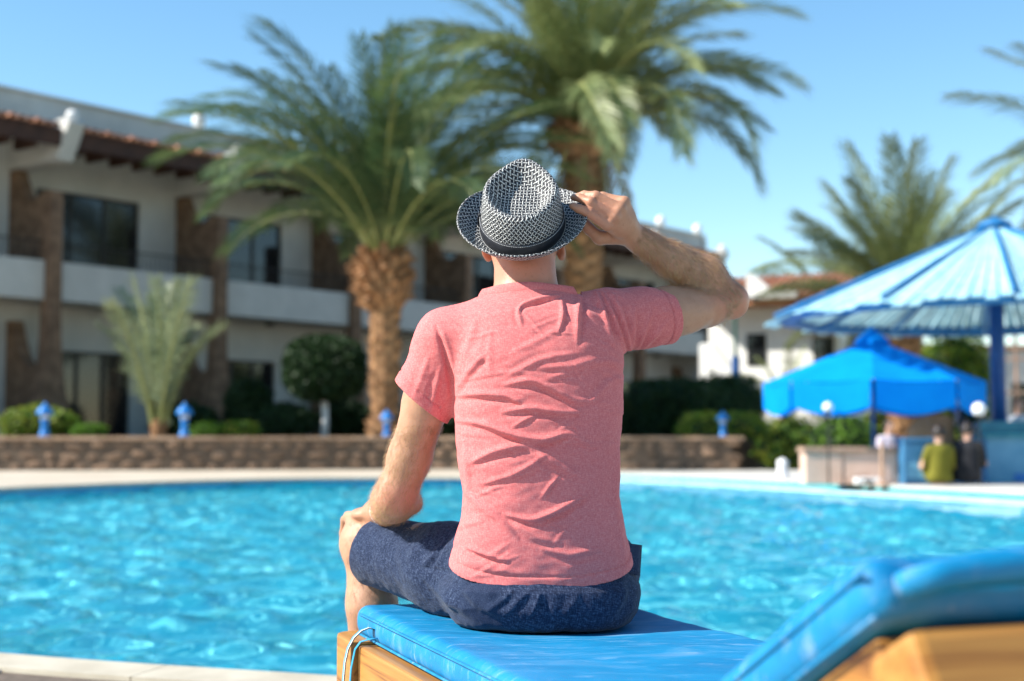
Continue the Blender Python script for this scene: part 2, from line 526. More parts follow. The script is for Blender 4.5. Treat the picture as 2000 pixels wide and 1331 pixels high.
COPE = 0.21
bm = bmesh.new()
inner = [bm.verts.new(off(i, COPE - 0.03, 0.0)) for i in range(NR)]
outer = [bm.verts.new((1600 * math.cos(2 * PI * i / 48), 1600 * math.sin(2 * PI * i / 48) + 10, 0.0)) for i in range(48)]
es = [bm.edges.new((inner[i], inner[(i + 1) % NR])) for i in range(NR)]
es += [bm.edges.new((outer[i], outer[(i + 1) % 48])) for i in range(48)]
bmesh.ops.triangle_fill(bm, edges=es, use_beauty=True, use_dissolve=False)
for f in bm.faces:
    if f.normal.z < 0: f.normal_flip()
me = bpy.data.meshes.new('ground'); bm.to_mesh(me); bm.free()
me.materials.append(M['deck'])
ground = tag(link(bpy.data.objects.new('ground', me)), kind='structure')

def ring(name, prof, mat, parent=None, i0=0, i1=None, smooth=True):
    """strip along the rim; prof = [(offset outward, z), ...]"""
    closed = i1 is None
    ii = list(range(NR)) if closed else list(range(i0, i1 + 1))
    mb = MB(); vs = []; fs = []
    n = len(prof)
    for i in ii:
        for d, z in prof: vs.append(off(i, d, z))
    m = len(ii)
    for a in range(m if closed else m - 1):
        b = (a + 1) % m
        for k in range(n - 1):
            fs.append((a * n + k, b * n + k, b * n + k + 1, a * n + k + 1))
    mb.add(vs, fs)
    return mb.build(name, mat, parent, smooth)
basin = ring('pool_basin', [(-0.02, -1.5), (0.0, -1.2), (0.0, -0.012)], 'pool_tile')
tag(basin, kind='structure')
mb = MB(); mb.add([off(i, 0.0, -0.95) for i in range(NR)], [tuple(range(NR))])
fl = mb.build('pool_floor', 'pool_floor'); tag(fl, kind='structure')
# which part of the rim is which
i_near = [i for i in range(NR) if rim[i].y < 9.5]
i_right = [i for i in range(NR) if rim[i].x > 1.2 and rim[i].y > 9.5]
# coping stones, each its own piece
cop = tag(bpy.data.objects.new('coping', None), kind='structure'); link(cop)
per = 3
for a in range(0, NR - NR % per, per):
    b = a + per
    if min(i_right) <= a <= max(i_right) and b <= max(i_right) + 3:
        continue
    mb = MB(); vs = []; fs = []
    gap = 0.003
    idx = list(range(a, b + 1))
    prof = [(-0.035, -0.035), (-0.045, -0.012), (-0.035, 0.018), (-0.01, 0.026), (COPE - 0.005, 0.02), (COPE - 0.005, -0.03)]
    for q, i in enumerate(idx):
        sh = Vector((0, 0, 0))
        if q == 0: sh = (rim[(i + 1) % NR] - rim[i % NR]).normalized() * gap
        if q == len(idx) - 1: sh = (rim[(i - 1) % NR] - rim[i % NR]).normalized() * gap
        for d, z in prof: vs.append(off(i, d, z) + sh)
    n = len(prof)
    for q in range(len(idx) - 1):
        for k in range(n):
            fs.append((q * n + k, (q + 1) * n + k, (q + 1) * n + (k + 1) % n, q * n + (k + 1) % n))
    fs.append(tuple(range(n))); fs.append(tuple(len(idx) * n - 1 - k for k in range(n)))
    mb.add(vs, fs)
    mb.build('coping_stone', 'coping', cop, bevel=0.0)
# right-hand overflow lip, its gutter and the bar terrace behind
ra, rb = min(i_right), max(i_right) + 1
TZ = 0.10
lip = ring('pool_lip', [(0.0, -0.30), (0.0, 0.005), (0.02, 0.02), (0.22, 0.02), (0.24, 0.0), (0.24, -0.12)], 'pool_lip', None, ra - 1, rb)
tag(lip, kind='structure')
gut = ring('gutter', [(0.24, -0.06), (0.75, -0.06), (0.78, -0.06), (0.80, TZ - 0.03)], 'teal', None, ra - 1, rb)
tag(gut, kind='structure')
edge = [off(i, 0.80, TZ) for i in range(ra, rb + 1)]
edge0 = [off(i, 0.80, -0.2) for i in range(ra, rb + 1)]
far = [Vector((30, edge[-1].y + 2, TZ)), Vector((30, edge[0].y - 1, TZ))]
if edge[0].y > edge[-1].y: far = far[::-1]
bm = bmesh.new()
tl = [bm.verts.new(p) for p in (edge + [Vector((9.0, 31.0, TZ)), Vector((40, 31, TZ)), Vector((40, 9, TZ))])]
f = bm.faces.new(tl)
r_ = bmesh.ops.extrude_face_region(bm, geom=[f])
for v in [g for g in r_['geom'] if isinstance(g, bmesh.types.BMVert)]: v.co.z = -0.15
bmesh.ops.recalc_face_normals(bm, faces=bm.faces)
me = bpy.data.meshes.new('bar_terrace'); bm.to_mesh(me); bm.free(); me.materials.append(M['terrace'])
ter = tag(link(bpy.data.objects.new('bar_terrace', me)), kind='structure')

# paving near the camera: single tiles over dark joints
pave = tag(bpy.data.objects.new('paving', None), kind='structure'); link(pave)
mbj = MB(); mbj.add([(-4.5, 0.6, 0.004), (3.2, 0.6, 0.004), (3.2, 3.4, 0.004), (-4.5, 3.4, 0.004)], [(0, 1, 2, 3)])
rt = math.atan2(-0.36, 0.933)
tm = MB().box((-0.222, -0.222, 0), (0.222, 0.222, 0.012)).mesh('paving_tile', 'tile', bevel=0.004)
cr, sr = math.cos(rt), math.sin(rt)
def inside_off(p, d):
    best = 1e9; bi = 0
    for i in i_near:
        q = (rim[i] - p).length
        if q < best: best, bi = q, i
    return (p - rim[bi]).dot(outw(bi) * SGN)
base = Vector((-0.62, 4.77, 0))
nt_ = 0
for r0 in range(0, 10):
    for c0 in range(-9, 8):
        p = base + Vector((cr, sr, 0)) * (c0 * 0.45 + (0.22 if r0 % 2 else 0)) + Vector((sr, -cr, 0)) * (0.452 + r0 * 0.45)
        if inside_off(p, 0) < COPE + 0.232 or p.y < 0.4: continue
        inst('paving_tile', tm, pave, (p.x, p.y, 0.004 + random.uniform(-0.0015, 0.0015)), (random.uniform(-.003, .003), random.uniform(-.003, .003), rt))
# joint bed under the tiles
bed = MB()
c_ = [base + Vector((cr, sr, 0)) * u + Vector((sr, -cr, 0)) * v for u, v in ((-4.2, 0.365), (3.6, 0.365), (3.6, 4.7), (-4.2, 4.7))]
bm = bmesh.new()
nearidx = sorted([i for i in i_near if -4.6 < rim[i].x < 3.0], key=lambda i: rim[i].x)
vs = [bm.verts.new(off(i, COPE + 0.0, 0.004)) for i in nearidx] + [bm.verts.new((2.6, 0.0, 0.004)), bm.verts.new((-4.4, 0.0, 0.004))]
f = bm.faces.new(vs); f.normal_update()
if f.normal.z < 0: f.normal_flip()
me = bpy.data.meshes.new('joint_bed'); bm.to_mesh(me); bm.free(); me.materials.append(M['grout'])
jb = link(bpy.data.objects.new('joint_bed', me), pave)

# ---------------------------------------------------------------- water
def water_mat():
    """clear water over the lit pool floor, slightly milky"""
    m, n, l, b = nt('pool_water')
    n.remove(b)
    g = n.new('ShaderNodeBsdfGlass'); g.inputs['IOR'].default_value = 1.33; g.inputs['Roughness'].default_value = 0.0
    d = n.new('ShaderNodeBsdfDiffuse'); d.inputs['Color'].default_value = (0.0, 0.47, 0.64, 1)
    mx = n.new('ShaderNodeMixShader'); mx.inputs[0].default_value = 0.21
    l.new(g.outputs[0], mx.inputs[1]); l.new(d.outputs[0], mx.inputs[2])
    l.new(mx.outputs[0], n['Material Output'].inputs['Surface'])
    return m
M['water'] = water_mat()
def in_poly(X, Y, poly):
    ins = np.zeros(X.shape, bool)
    n = len(poly)
    for i in range(n):
        x0, y0 = poly[i].x, poly[i].y; x1, y1 = poly[(i + 1) % n].x, poly[(i + 1) % n].y
        c = ((y0 > Y) != (y1 > Y)) & (X < (x1 - x0) * (Y - y0) / (y1 - y0 + 1e-12) + x0)
        ins ^= c
    return ins
gx = np.arange(-9.8, 7.2, 0.05); gy = np.concatenate([np.arange(3.8, 9, 0.035), np.arange(9, 27.6, 0.055)])
GX, GY = np.meshgrid(gx, gy, indexing='ij')
Z = np.zeros_like(GX)
wr = np.random.default_rng(3)
for q in range(46):
    lam = 0.16 * (8.0 ** wr.random())
    th = wr.normal(R(80), R(38))
    kx, ky = 2 * PI / lam * math.cos(th), 2 * PI / lam * math.sin(th)
    amp = 0.0044 * (lam / 0.6) ** 0.85
    wx = 0.35 * np.sin(GX * 0.7 + q) + 0.35 * np.sin(GY * 0.55 + 2 * q)
    Z += amp * np.sin(kx * GX + ky * GY + wr.random() * 7 + wx * 2.0)
Z = Z + 0.35 * np.abs(Z)
inp = in_poly(GX, GY, [off(i, 0.05) for i in range(0, NR, 2)])
idm = np.full(GX.shape, -1); 
q = inp[:-1, :-1] & inp[1:, :-1] & inp[1:, 1:] & inp[:-1, 1:]
I = np.arange(GX.size).reshape(GX.shape)
F = np.stack([I[:-1, :-1][q], I[1:, :-1][q], I[1:, 1:][q], I[:-1, 1:][q]], 1)
used = np.unique(F); remap = np.full(GX.size, -1); remap[used] = np.arange(len(used))
V = np.stack([GX.ravel(), GY.ravel(), WATER_Z + Z.ravel()], 1)[used]
water = link(bpy.data.objects.new('pool_water', np_mesh('pool_water', V, remap[F], 'water')))
tag(water, kind='structure')
water.cycles.is_caustics_caster = True
fl.cycles.is_caustics_receiver = True
basin.cycles.is_caustics_receiver = True
sun.cycles.is_caustics_light = True

# ================================================================== GARDEN TERRACE AND ITS STONE WALL
GZ = 0.74
def wall_y(x):                                       # gently curved retaining wall
    return 33.0 + 0.012 * (x + 2) ** 2 * 0.0 + 1.1 * math.exp(-((x + 1) / 6.0) ** 2)
wall = thing('stone_wall', 'low brown rubble stone retaining wall along the far side of the pool', 'wall', (-3.5, 33, 0))
wo = wall.location
xs = np.arange(-15.5, 5.45, 0.35)
mb = MB()
pts = [(x, wall_y(x)) for x in xs]
for i in range(len(pts) - 1):
    (x0, y0), (x1, y1) = pts[i], pts[i + 1]
    mb.add([(x0 - wo.x, y0 - wo.y, 0), (x1 - wo.x, y1 - wo.y, 0), (x1 - wo.x, y1 - wo.y + .4, 0), (x0 - wo.x, y0 - wo.y + .4, 0),
            (x0 - wo.x, y0 - wo.y, .70), (x1 - wo.x, y1 - wo.y, .70), (x1 - wo.x, y1 - wo.y + .4, .70), (x0 - wo.x, y0 - wo.y + .4, .70)],
           [(0, 3, 2, 1), (4, 5, 6, 7), (0, 1, 5, 4), (2, 3, 7, 6)] + ([(3, 0, 4, 7)] if i == 0 else []) + ([(1, 2, 6, 5)] if i == len(pts) - 2 else []))
mb.build('mortar_core', 'mortar', wall)
def stone_mesh(seed):
    r = random.Random(seed)
    bm = bmesh.new(); bmesh.ops.create_icosphere(bm, subdivisions=1, radius=0.5)
    for v in bm.verts:
        c = v.co
        v.co = Vector([math.copysign(abs(a) ** 0.55 * 0.68, a) * r.uniform(0.86, 1.08) for a in c])
    me = bpy.data.meshes.new('stone'); bm.to_mesh(me); bm.free(); me.materials.append(M['stone']); return me
SM = [stone_mesh(i) for i in range(6)]
for row in range(3):
    x = -15.4 + random.uniform(0, .3)
    while x < 5.2:
        w = random.uniform(0.22, 0.72)
        xc = x + w / 2
        dy = (wall_y(xc + .1) - wall_y(xc - .1)) / .2
        inst('stone', random.choice(SM), wall, (xc - wo.x, wall_y(xc) - wo.y + 0.01, 0.12 + row * 0.235 + random.uniform(-.045, .045)),
             (random.uniform(-.1, .1), random.uniform(-.25, .25), math.atan(dy)), (w * random.uniform(.66, .85), random.uniform(.08, .18), random.uniform(.13, .22)))
        x += w
x = -15.5
while x < 5.3:
    w = random.uniform(0.8, 1.1); w = min(w, 5.45 - x); xc = x + w / 2
    dy = (wall_y(xc + .1) - wall_y(xc - .1)) / .2
    mb = MB().box((-w / 2 + .008, -.06, 0), (w / 2 - .008, .46, .085))
    o = mb.build('cap_stone', 'capstone', wall, bevel=0.015)
    o.location = (xc - wo.x, wall_y(xc) - wo.y, .70); o.rotation_euler = (0, 0, math.atan(dy))
    x += w
mb = MB()
top = [(x, wall_y(x) + 0.35) for x in xs]
poly = top + [(7.5, 36), (9, 44), (16, 60), (24, 95), (-45, 95), (-60, 30), (-16, 33.3)]
mb.prism(poly, 'z', -0.2, GZ)
gt = mb.build('garden_terrace', 'soil'); tag(gt, kind='structure')

# ================================================================== HOTEL WING
B0 = Vector((-13.68, 38.0, GZ))
bld = thing('hotel_wing', 'two storey white hotel wing with brown stone piers and tiled eaves behind the palms', 'building', B0, math.atan2(0.784, 0.621))
PIER = [1.48 + 5.9 * k for k in range(-1, 7)]
X0, X1 = PIER[0] - 0.4, PIER[-1] + 0.35
def part(name, mat, mb, parent=bld, **k):
    return mb.build(name, mat, parent, **k)
RY = 1.9                                             # recessed wall plane
# ---- recessed wall in pieces around the openings
for k in range(len(PIER) - 1):
    a, b = PIER[k], PIER[k + 1]
    if k == 0: a = X0
    wa, wb = PIER[k] + 0.72, PIER[k] + 4.35           # upper opening
    da, db = PIER[k] + 1.35, PIER[k] + 4.1           # lower opening
    mb = MB()
    for (p, q, z0, z1) in ((a, wa, 3.82, 8.7), (wb, b, 3.82, 8.7), (wa, wb, 7.25, 8.7), (a, da, 0, 3.82), (db, b, 0, 3.82), (da, db, 2.55, 3.82)):
        mb.box((p, RY, z0), (q, RY + .25, z1))
    part('recessed_wall', 'white_render', mb)
    for (p, q, z0, z1, nm) in ((wa, wb, 4.05, 7.25, 'balcony_door'), (da, db, 0.02, 2.55, 'patio_door')):
        fr = MB(); t = .07
        fr.box((p, RY + .08, z0), (p + t, RY + .2, z1)).box((q - t, RY + .08, z0), (q, RY + .2, z1)).box((p + t, RY + .08, z1 - t), (q - t, RY + .2, z1))
        nm_ = 3
        for j in range(1, nm_):
            xm = p + (q - p) * j / nm_
            fr.box((xm - .05, RY + .09, z0), (xm + .05, RY + .19, z1 - t))
        d = part(nm, 'frame_dark', fr)
        for j in range(nm_):
            g = MB().box((p + (q - p) * j / nm_ + .05, RY + .13, z0), (p + (q - p) * (j + 1) / nm_ - .05, RY + .15, z1 - t))
            part('pane', 'glass_dark', g, d)
    # balcony slab, band and rail
    mb = MB().box((a, 0.16, 3.82), (b, RY, 4.02))
    part('balcony_slab', 'white_render', mb)
    mb = MB().box((a + (.2 if k else 0), 0.0, 3.80), (b - .2, 0.158, 4.89))
    part('balcony_band', 'white_render', mb, bevel=0.02)
    mb = MB()
    mb.tube([(a + .2, .08, 5.42), (b - .2, .08, 5.42)], .025, 6)
    x = a + .3
    while x < b - .25:
        mb.tube([(x, .08, 4.88), (x, .08, 5.42)], .012, 4); x += .16
    part('railing', 'frame_dark', mb)
    part('ceiling_lamp', 'frame_dark', MB().lathe([(.16, 0), (.17, .06), (.10, .12), (.03, .14)], (PIER[k] + 3.05, 1.0, 3.66), 12))
    # eave between beams
    mb = MB().box((a + .26, -.75, 7.98), (b - .26, -.62, 8.46))
    part('fascia_beam', 'dark_wood', mb)
    mb = MB().box((a + .26, -.62, 8.34), (b - .26, .30, 8.44))
    part('soffit_board', 'dark_wood', mb)
    mb = MB()
    x = a + .5
    while x < b - .3:
        mb.box((x - .07, -.66, 7.86), (x + .07, .3, 8.33)); x += .8
    part('rafter', 'dark_wood', mb)
    x = a + .36
    n_t = 0
    while x < b - .3:
        big = n_t % 3 == 0  # every third tile stays orange, standing for sun caught on tile ends
        r0 = .115 if big else .10
        mb = MB()
        seg = 7; vs = []; fs = []
        for (yy, zz) in ((-.98, 8.47), (.30, 8.58)):
            for rr in (r0, r0 - .02):
                for j in range(seg + 1):
                    an = PI * j / seg
                    vs.append((x + rr * math.cos(an), yy, zz + rr * math.sin(an)))
        m_ = seg + 1
        for j in range(seg):
            fs += [(j, j + 1, 2 * m_ + j + 1, 2 * m_ + j), (m_ + j, 3 * m_ + j, 3 * m_ + j + 1, m_ + j + 1), (j, m_ + j, m_ + j + 1, j + 1)]
        mb.add(vs, fs)
        part('roof_tile', 'terracotta' if big else 'tile_shaded', mb)
        n_t += 1
        x += .27
# end wall, roof and parapet
mb = MB().box((X1 - .3, .2, 0), (X1, 9, 9.4)); part('end_wall', 'white_render', mb)
mb = MB().box((X0, .30, 8.72), (X1, .55, 9.50)).box((X0, .22, 9.50), (X1, .63, 9.58)); part('parapet', 'white_render', mb)
mb = MB().box((X0, .55, 8.72), (X1, 10, 8.95)); part('roof_deck', 'white_render', mb)
mb = MB().box((X0, 9, 0), (X1, 9.25, 8.72)); part('rear_wall', 'white_render', mb)
mb = MB().box((X0, .30, 8.46), (X1, .5, 8.72)); part('eave_wall', 'white_render', mb)
ballm = MB().lathe([(.02, 0), (.13, .02), (.15, .08), (.20, .16), (.22, .27), (.19, .38), (.11, .47), (.01, .51)], seg=14).mesh('finial', 'white_paint', smooth=True)
for t in (6.9, 13.5, 20.06, 26.7, 33.5, 36.75):
    inst('finial', ballm, bld, (t, .42, 9.58))
# piers, partition walls, beams
for k, px in enumerate(PIER):
    prof = []
    for z, hw in ((0, .80), (.35, .66), (.8, .50), (1.4, .36), (2.0, .28), (2.7, .225), (3.4, .20), (6.83, .19)):
        prof.append((hw, z))
    poly = [(px + w, z) for w, z in prof] + [(px - w, z) for w, z in prof[::-1]]
    part('pier', 'brown_stone', MB().prism(poly, 'y', -.24, .20), bevel=0.02)
    up = [(.2, 3.9), (RY, 3.9), (RY, 7.6), (RY - .38, 7.6)]
    for j in range(1, 9):
        u = j / 9
        up.append((RY - .38 - u * (RY - .58), 6.40 + 1.2 * (1 - u) ** 2.6 + .5 * u ** 2.4))
    up.append((.2, 6.83))
    part('partition', 'brown_stone', MB().prism(up, 'x', px - .16, px + .16))
    lo_ = [(.2, 0), (RY, 0), (RY, 3.3), (RY - .38, 3.3)]
    for j in range(1, 9):
        u = j / 9
        lo_.append((RY - .38 - u * (RY - .58), 1.7 + 1.6 * (1 - u) ** 2.6 + .5 * u ** 2.4))
    lo_.append((.2, 2.3))
    part('partition', 'brown_stone', MB().prism(lo_, 'x', px - .16, px + .16))
    be = [(RY, 7.62), (-.55, 7.62), (-1.10, 8.62), (-.95, 8.74), (.28, 8.74), (.28, 8.70), (RY, 8.70)]
    part('beam', 'white_render', MB().prism(be, 'x', px - .26, px + .26), bevel=0.02)
    inst('finial', ballm, bld, (px, -.85, 8.70), scale=(.8, .8, .6))
# a few things seen behind the glass / on the balconies
for k, px in enumerate(PIER[:-1]):
    if k in (0, 1, 2, 4):
        mb = MB(); vs = []; n_ = 22
        for j in range(n_ + 1):
            x = px + 3.1 + .95 * j / n_; y = RY + .34 + .05 * math.sin(j * 1.9)
            vs += [(x, y, 4.1), (x, y, 7.2)]
        mb.add(vs, [(2 * j, 2 * j + 2, 2 * j + 3, 2 * j + 1) for j in range(n_)])
        part('curtain', 'curtain', mb)

# ================================================================== WHITE VILLAS FAR RIGHT
v = at(1495, 850, 51); v.z = 0
villa = thing('white_villa', 'sunlit white villa with terracotta roof and stepped stair wall behind the blue umbrella', 'building', v, R(-24))
mb = MB()
mb.box((-2.6, 0, 0), (3.4, 6, 5.6)); part('main_wall', 'white_lit', mb, villa, bevel=0.12)
mb = MB().prism([(-2.6, -1.4), (3.6, -1.4), (3.6, 6.4), (-2.6, 6.4)], 'z', 5.6, 5.75)
rf = part('roof', 'terracotta', MB().add([(-2.9, -1.5, 5.75), (4.2, -1.5, 5.75), (4.2, 3, 6.95), (-2.9, 3, 6.95), (-2.9, 6.5, 5.75), (4.2, 6.5, 5.75), (-2.9, -1.5, 5.6), (4.2, -1.5, 5.6), (4.2, 6.5, 5.6), (-2.9, 6.5, 5.6)],
          [(0, 1, 2, 3), (3, 2, 5, 4), (6, 7, 1, 0), (9, 8, 7, 6), (4, 5, 8, 9), (1, 7, 8, 5, 2), (0, 3, 4, 9, 6)]), villa)
for j in range(24):
    mb = MB().tube([(-2.8 + j * .3, -1.55, 5.78), (-2.8 + j * .3, 2.95, 6.97)], .09, 6); part('roof_tile', 'terracotta', mb, rf)
mb = MB().prism([(-.3, 5.75), (-.3, 6.75), (.2, 6.5), (.9, 6.0), (1.9, 5.95), (1.9, 5.75)], 'y', -1.9, -1.55); part('curved_gable', 'white_lit', mb, villa, bevel=0.04)
mb = MB().prism([(-2.6, 0), (-2.6, 4.2), (-2.0, 4.2), (.9, 1.2), (.9, 0)], 'y', -1.5, -1.1); part('stair_wall', 'white_lit', mb, villa, bevel=0.05)
mb = MB().prism([(.6, 0), (.6, 2.4), (1.6, 2.9), (2.7, 2.5), (3.2, 1.4), (3.2, 0)], 'y', -2.6, -2.2); part('curved_wall', 'white_lit', mb, villa, bevel=0.06)
for (x, z) in ((-.8, 3.4), (2.2, 3.2)):
    w = part('window', 'frame_dark', MB().box((x, -.05, z), (x + .9, .02, z + 1.2)), villa)
    part('pane', 'glass_dark', MB().box((x + .08, -.06, z + .08), (x + .82, -.055, z + 1.12)), w)
part('porch_canopy', 'dark_wood', MB().box((1.9, -1.2, 4.55), (3.3, 0, 4.7)), villa)
villa.scale = (.80, .80, .97)
v2 = at(1640, 850, 60); v2.z = 0
villa2 = thing('small_white_house', 'small white house with flat parapet half hidden behind the blue umbrella top', 'building', v2, R(-22))
part('main_wall', 'white_lit', MB().box((-1.2, 0, 0), (3.0, 5, 5.2)), villa2, bevel=0.12)
part('parapet', 'white_lit', MB().box((-1.3, -.1, 5.22), (3.1, 5.1, 5.6)), villa2)
w = part('window', 'frame_dark', MB().box((.3, -.05, 3.2), (1.2, .02, 4.4)), villa2)
part('pane', 'glass_dark', MB().box((.38, -.06, 3.28), (1.12, -.055, 4.32)), w)
v3 = at(1860, 850, 60); v3.z = 0
villa3 = thing('grey_outbuilding', 'low grey rendered outbuilding behind the slatted blue parasol', 'building', v3, R(4))
part('main_wall', 'white_render', MB().box((-3.2, 0, 0), (7, 5, 4.4)), villa3, bevel=0.08)
part('roof_edge', 'pink_cap', MB().box((-3.4, -.2, 4.42), (7.2, 5.2, 4.62)), villa3)
for x in (-2.2, .2, 2.6, 5.0):
    w = part('window', 'frame_dark', MB().box((x, -.05, 1.6), (x + 1, .02, 3.0)), villa3)
    part('pane', 'glass_dark', MB().box((x + .08, -.06, 1.68), (x + .92, -.055, 2.92)), w)
# ================================================================== PALMS
def frond_mesh(L, droop, seed, leaf_mat, pairs=58, lmax=0.62, width=0.042, vee=0.30, hang=0.34):
    r = random.Random(seed)
    N = 14
    pts = []; tang = []
    p = Vector((0, 0, 0)); ang = 0.0
    for i in range(N + 1):
        s = i / N
        ang = -droop * s ** 1.25
        pts.append(p.copy()); t = Vector((math.cos(ang), 0, math.sin(ang))); tang.append(t)
        p = p + t * (L / N)
    mb = MB()
    tw = [r.uniform(-.02, .02) * L for _ in range(3)]
    for i, q in enumerate(pts):
        q.y += tw[0] * math.sin(i / N * 3) + tw[1] * (i / N) ** 2 * 2
    mb.tube(pts, [0.045 * (1 - i / N) ** 0.8 + 0.006 for i in range(N + 1)], 5)
    nf_r = len(mb.f)
    for k in range(pairs):
        s = 0.14 + 0.86 * (k + r.uniform(-.3, .3)) / pairs
        s = min(s, .995)
        f = s * N; i = min(int(f), N - 1); u = f - i
        base = pts[i].lerp(pts[i + 1], u); t = tang[i].lerp(tang[i + 1], u).normalized()
        up = Vector((-t.z, 0, t.x))
        ll = lmax * (math.sin(PI * (0.12 + 0.80 * s)) ** 0.55) * r.uniform(.85, 1.1)
        fa = R(72 - 34 * s + r.uniform(-9, 9))
        for sd in (-1, 1):
            v = vee + r.uniform(-.45, .40)
            side = Vector((0, sd, 0)) * math.cos(v) + up * math.sin(v)
            d = (t * math.cos(fa) + side * math.sin(fa)).normalized()
            w = d.cross(side.cross(d)).normalized()
            wv = t.cross(d).cross(d).normalized() * (width * 0.5)
            m = base + d * ll * .5; e = base + d * ll
            e.z -= hang * ll * (.6 + .8 * s); m.z -= hang * ll * .22
            b0 = base - wv * .6; b1 = base + wv * .6
            mb.add([b0, b1, m + wv, m - wv, e], [(0, 1, 2, 3), (3, 2, 4)])
    me = mb.mesh('frond', [leaf_mat, 'rachis'])
    mi = np.zeros(len(me.polygons), np.int32); mi[:nf_r] = 1
    me.polygons.foreach_set('material_index', mi)
    return me
FM = {}
def fronds_of(mat, L, **k):
    key = (mat, round(L, 2), tuple(k.items()))
    if key not in FM:
        FM[key] = [[frond_mesh(L * random.uniform(.92, 1.06), dr, random.random(), mat, **k) for _ in range(2)] for dr in (.35, .75, 1.15, 1.6, 2.0)]
    return FM[key]
bootm = MB().add([(-.10, 0, -.16), (.10, 0, -.16), (.085, -.10, .10), (-.085, -.10, .10), (-.05, -.17, .20), (.05, -.17, .20), (-.05, -.02, .20), (.05, -.02, .20), (-.1, .08, -.1), (.1, .08, -.1)],
                [(0, 1, 2, 3), (3, 2, 5, 4), (4, 5, 7, 6), (0, 3, 4, 6, 8), (1, 9, 7, 5, 2), (6, 7, 9, 8), (0, 8, 9, 1)])
BOOT = bootm.mesh('leaf_base', 'trunk'); BOOT2 = bootm.mesh('leaf_base_fresh', 'boot_orange')
def palm(label, base, height, r_low, r_top, frond_len, n, mat, seed, lean=(0, 0), elev=(88, -28), group='date palms', bulge=1.0, pairs=120, width=.034, lmax=.80, up_bias=0.0, dead=0, az_skip=None, drop=(0, 4)):
    rr = random.Random(seed)
    t = thing('palm_tree', label, 'palm tree', base, 0, group)
    N = 12
    pts = []; rad = []
    for i in range(N + 1):
        s = i / N
        pts.append((lean[0] * s * s, lean[1] * s * s, height * s))
        b = r_low * (1.25 - .25 * min(1, s * 6)) if s < .17 else r_low + (r_top - r_low) * s
        rad.append(b * (1 + .04 * math.sin(i * 2.3)))
    MB().tube(pts, rad, 14).build('trunk', 'trunk', t, smooth=True)
    nb = int(height / .17)
    for i in range(nb):
        z = .1 + i * .17
        s = z / height
        rad_ = np.interp(s, np.linspace(0, 1, N + 1), rad)
        cx, cy = lean[0] * s * s, lean[1] * s * s
        m_ = 5
        for j in range(m_):
            a = 2 * PI * (j + (i % 2) * .5) / m_ + rr.uniform(-.1, .1)
            sc = rad_ / .34 * rr.uniform(.85, 1.1)
            inst('leaf_base', BOOT, t, (cx + rad_ * .93 * math.cos(a), cy + rad_ * .93 * math.sin(a), z), (0, 0, a + PI / 2), (1.5 * sc * rr.uniform(.8, 1.15), .6 * sc * rr.uniform(.6, 1.5), .75 * rr.uniform(.7, 1.25)))
    cx, cy = lean
    if bulge > 0:                                      # shaggy head of cut leaf bases under the crown
        nn = 95
        for i in range(nn):
            s = i / nn
            z = height - 1.35 * bulge + 1.45 * bulge * s
            ra = r_top * (1.15 + .85 * math.sin(PI * min(1, s * 1.05)) ** .8)
            a = i * 2.39996
            inst('leaf_base', BOOT2, t, (cx + ra * .8 * math.cos(a), cy + ra * .8 * math.sin(a), z), (rr.uniform(.0, .7), rr.uniform(-.3, .3), a + PI / 2 + rr.uniform(-.3, .3)), (rr.uniform(.8, 1.3), rr.uniform(1.0, 1.7), rr.uniform(.9, 1.7)))
    tab = fronds_of(mat, frond_len, pairs=pairs, width=width, lmax=lmax)
    for i in range(n):
        s = (i + .5) / n
        el = elev[0] + (elev[1] - elev[0]) * s ** (1.0 + up_bias) + rr.uniform(-7, 7)
        az = i * 2.39996 + rr.uniform(-.25, .25)
        k = int(np.clip(round(drop[0] + (drop[1] - drop[0]) * s + rr.uniform(-.8, .8)), 0, 4))
        me = rr.choice(tab[k])
        o = inst('frond', me, t)
        q = Matrix.Rotation(az, 4, 'Z') @ Matrix.Rotation(-R(el), 4, 'Y') @ Matrix.Rotation(rr.uniform(-.5, .5), 4, 'X')
        sc = rr.uniform(.85, 1.08) * (1.0 if s > .12 else .8)
        o.matrix_local = Matrix.Translation((cx + .18 * math.cos(az), cy + .18 * math.sin(az), height + .1 - .25 * s)) @ q @ Matrix.Scale(sc, 4)
    for i in range(dead):                              # dry fronds hanging against the trunk
        me = rr.choice(fronds_of('frond_dry', frond_len * .42, pairs=46, width=.04, lmax=.38)[1])
        az = rr.uniform(0, 2 * PI)
        o = inst('dry_frond', me, t)
        o.matrix_local = Matrix.Translation((cx + .3 * math.cos(az), cy + .3 * math.sin(az), height - .1)) @ Matrix.Rotation(az, 4, 'Z') @ Matrix.Rotation(R(rr.uniform(42, 72)), 4, 'Y') @ Matrix.Rotation(rr.uniform(-.6, .6), 4, 'X')
    return t
def gpos(x, Y, z=GZ):
    p = at(x, 850, Y); return (p.x, Y, z)
palm('tall date palm with orange bulging crown base directly left of the man', gpos(752, 35.2), 4.55, .32, .37, 6.6, 66, 'frond', 11, lean=(-.08, 0), elev=(88, 50), bulge=1.0, drop=(1.0, 4.2), up_bias=.0)
palm('taller slender date palm whose trunk rises behind the hat', gpos(1138, 36.5), 8.05, .38, .50, 6.0, 92, 'frond_pale', 23, lean=(.12, 0), elev=(88, 27), bulge=.55, drop=(.8, 3.7), dead=9)
palm('young stemless palm with a few upright pale fronds between two blue lamps', gpos(310, 34.6), .45, .17, .20, 3.5, 14, 'frond_silver', 31, elev=(89, 76), bulge=0, drop=(0, .5), pairs=70, lmax=.55)
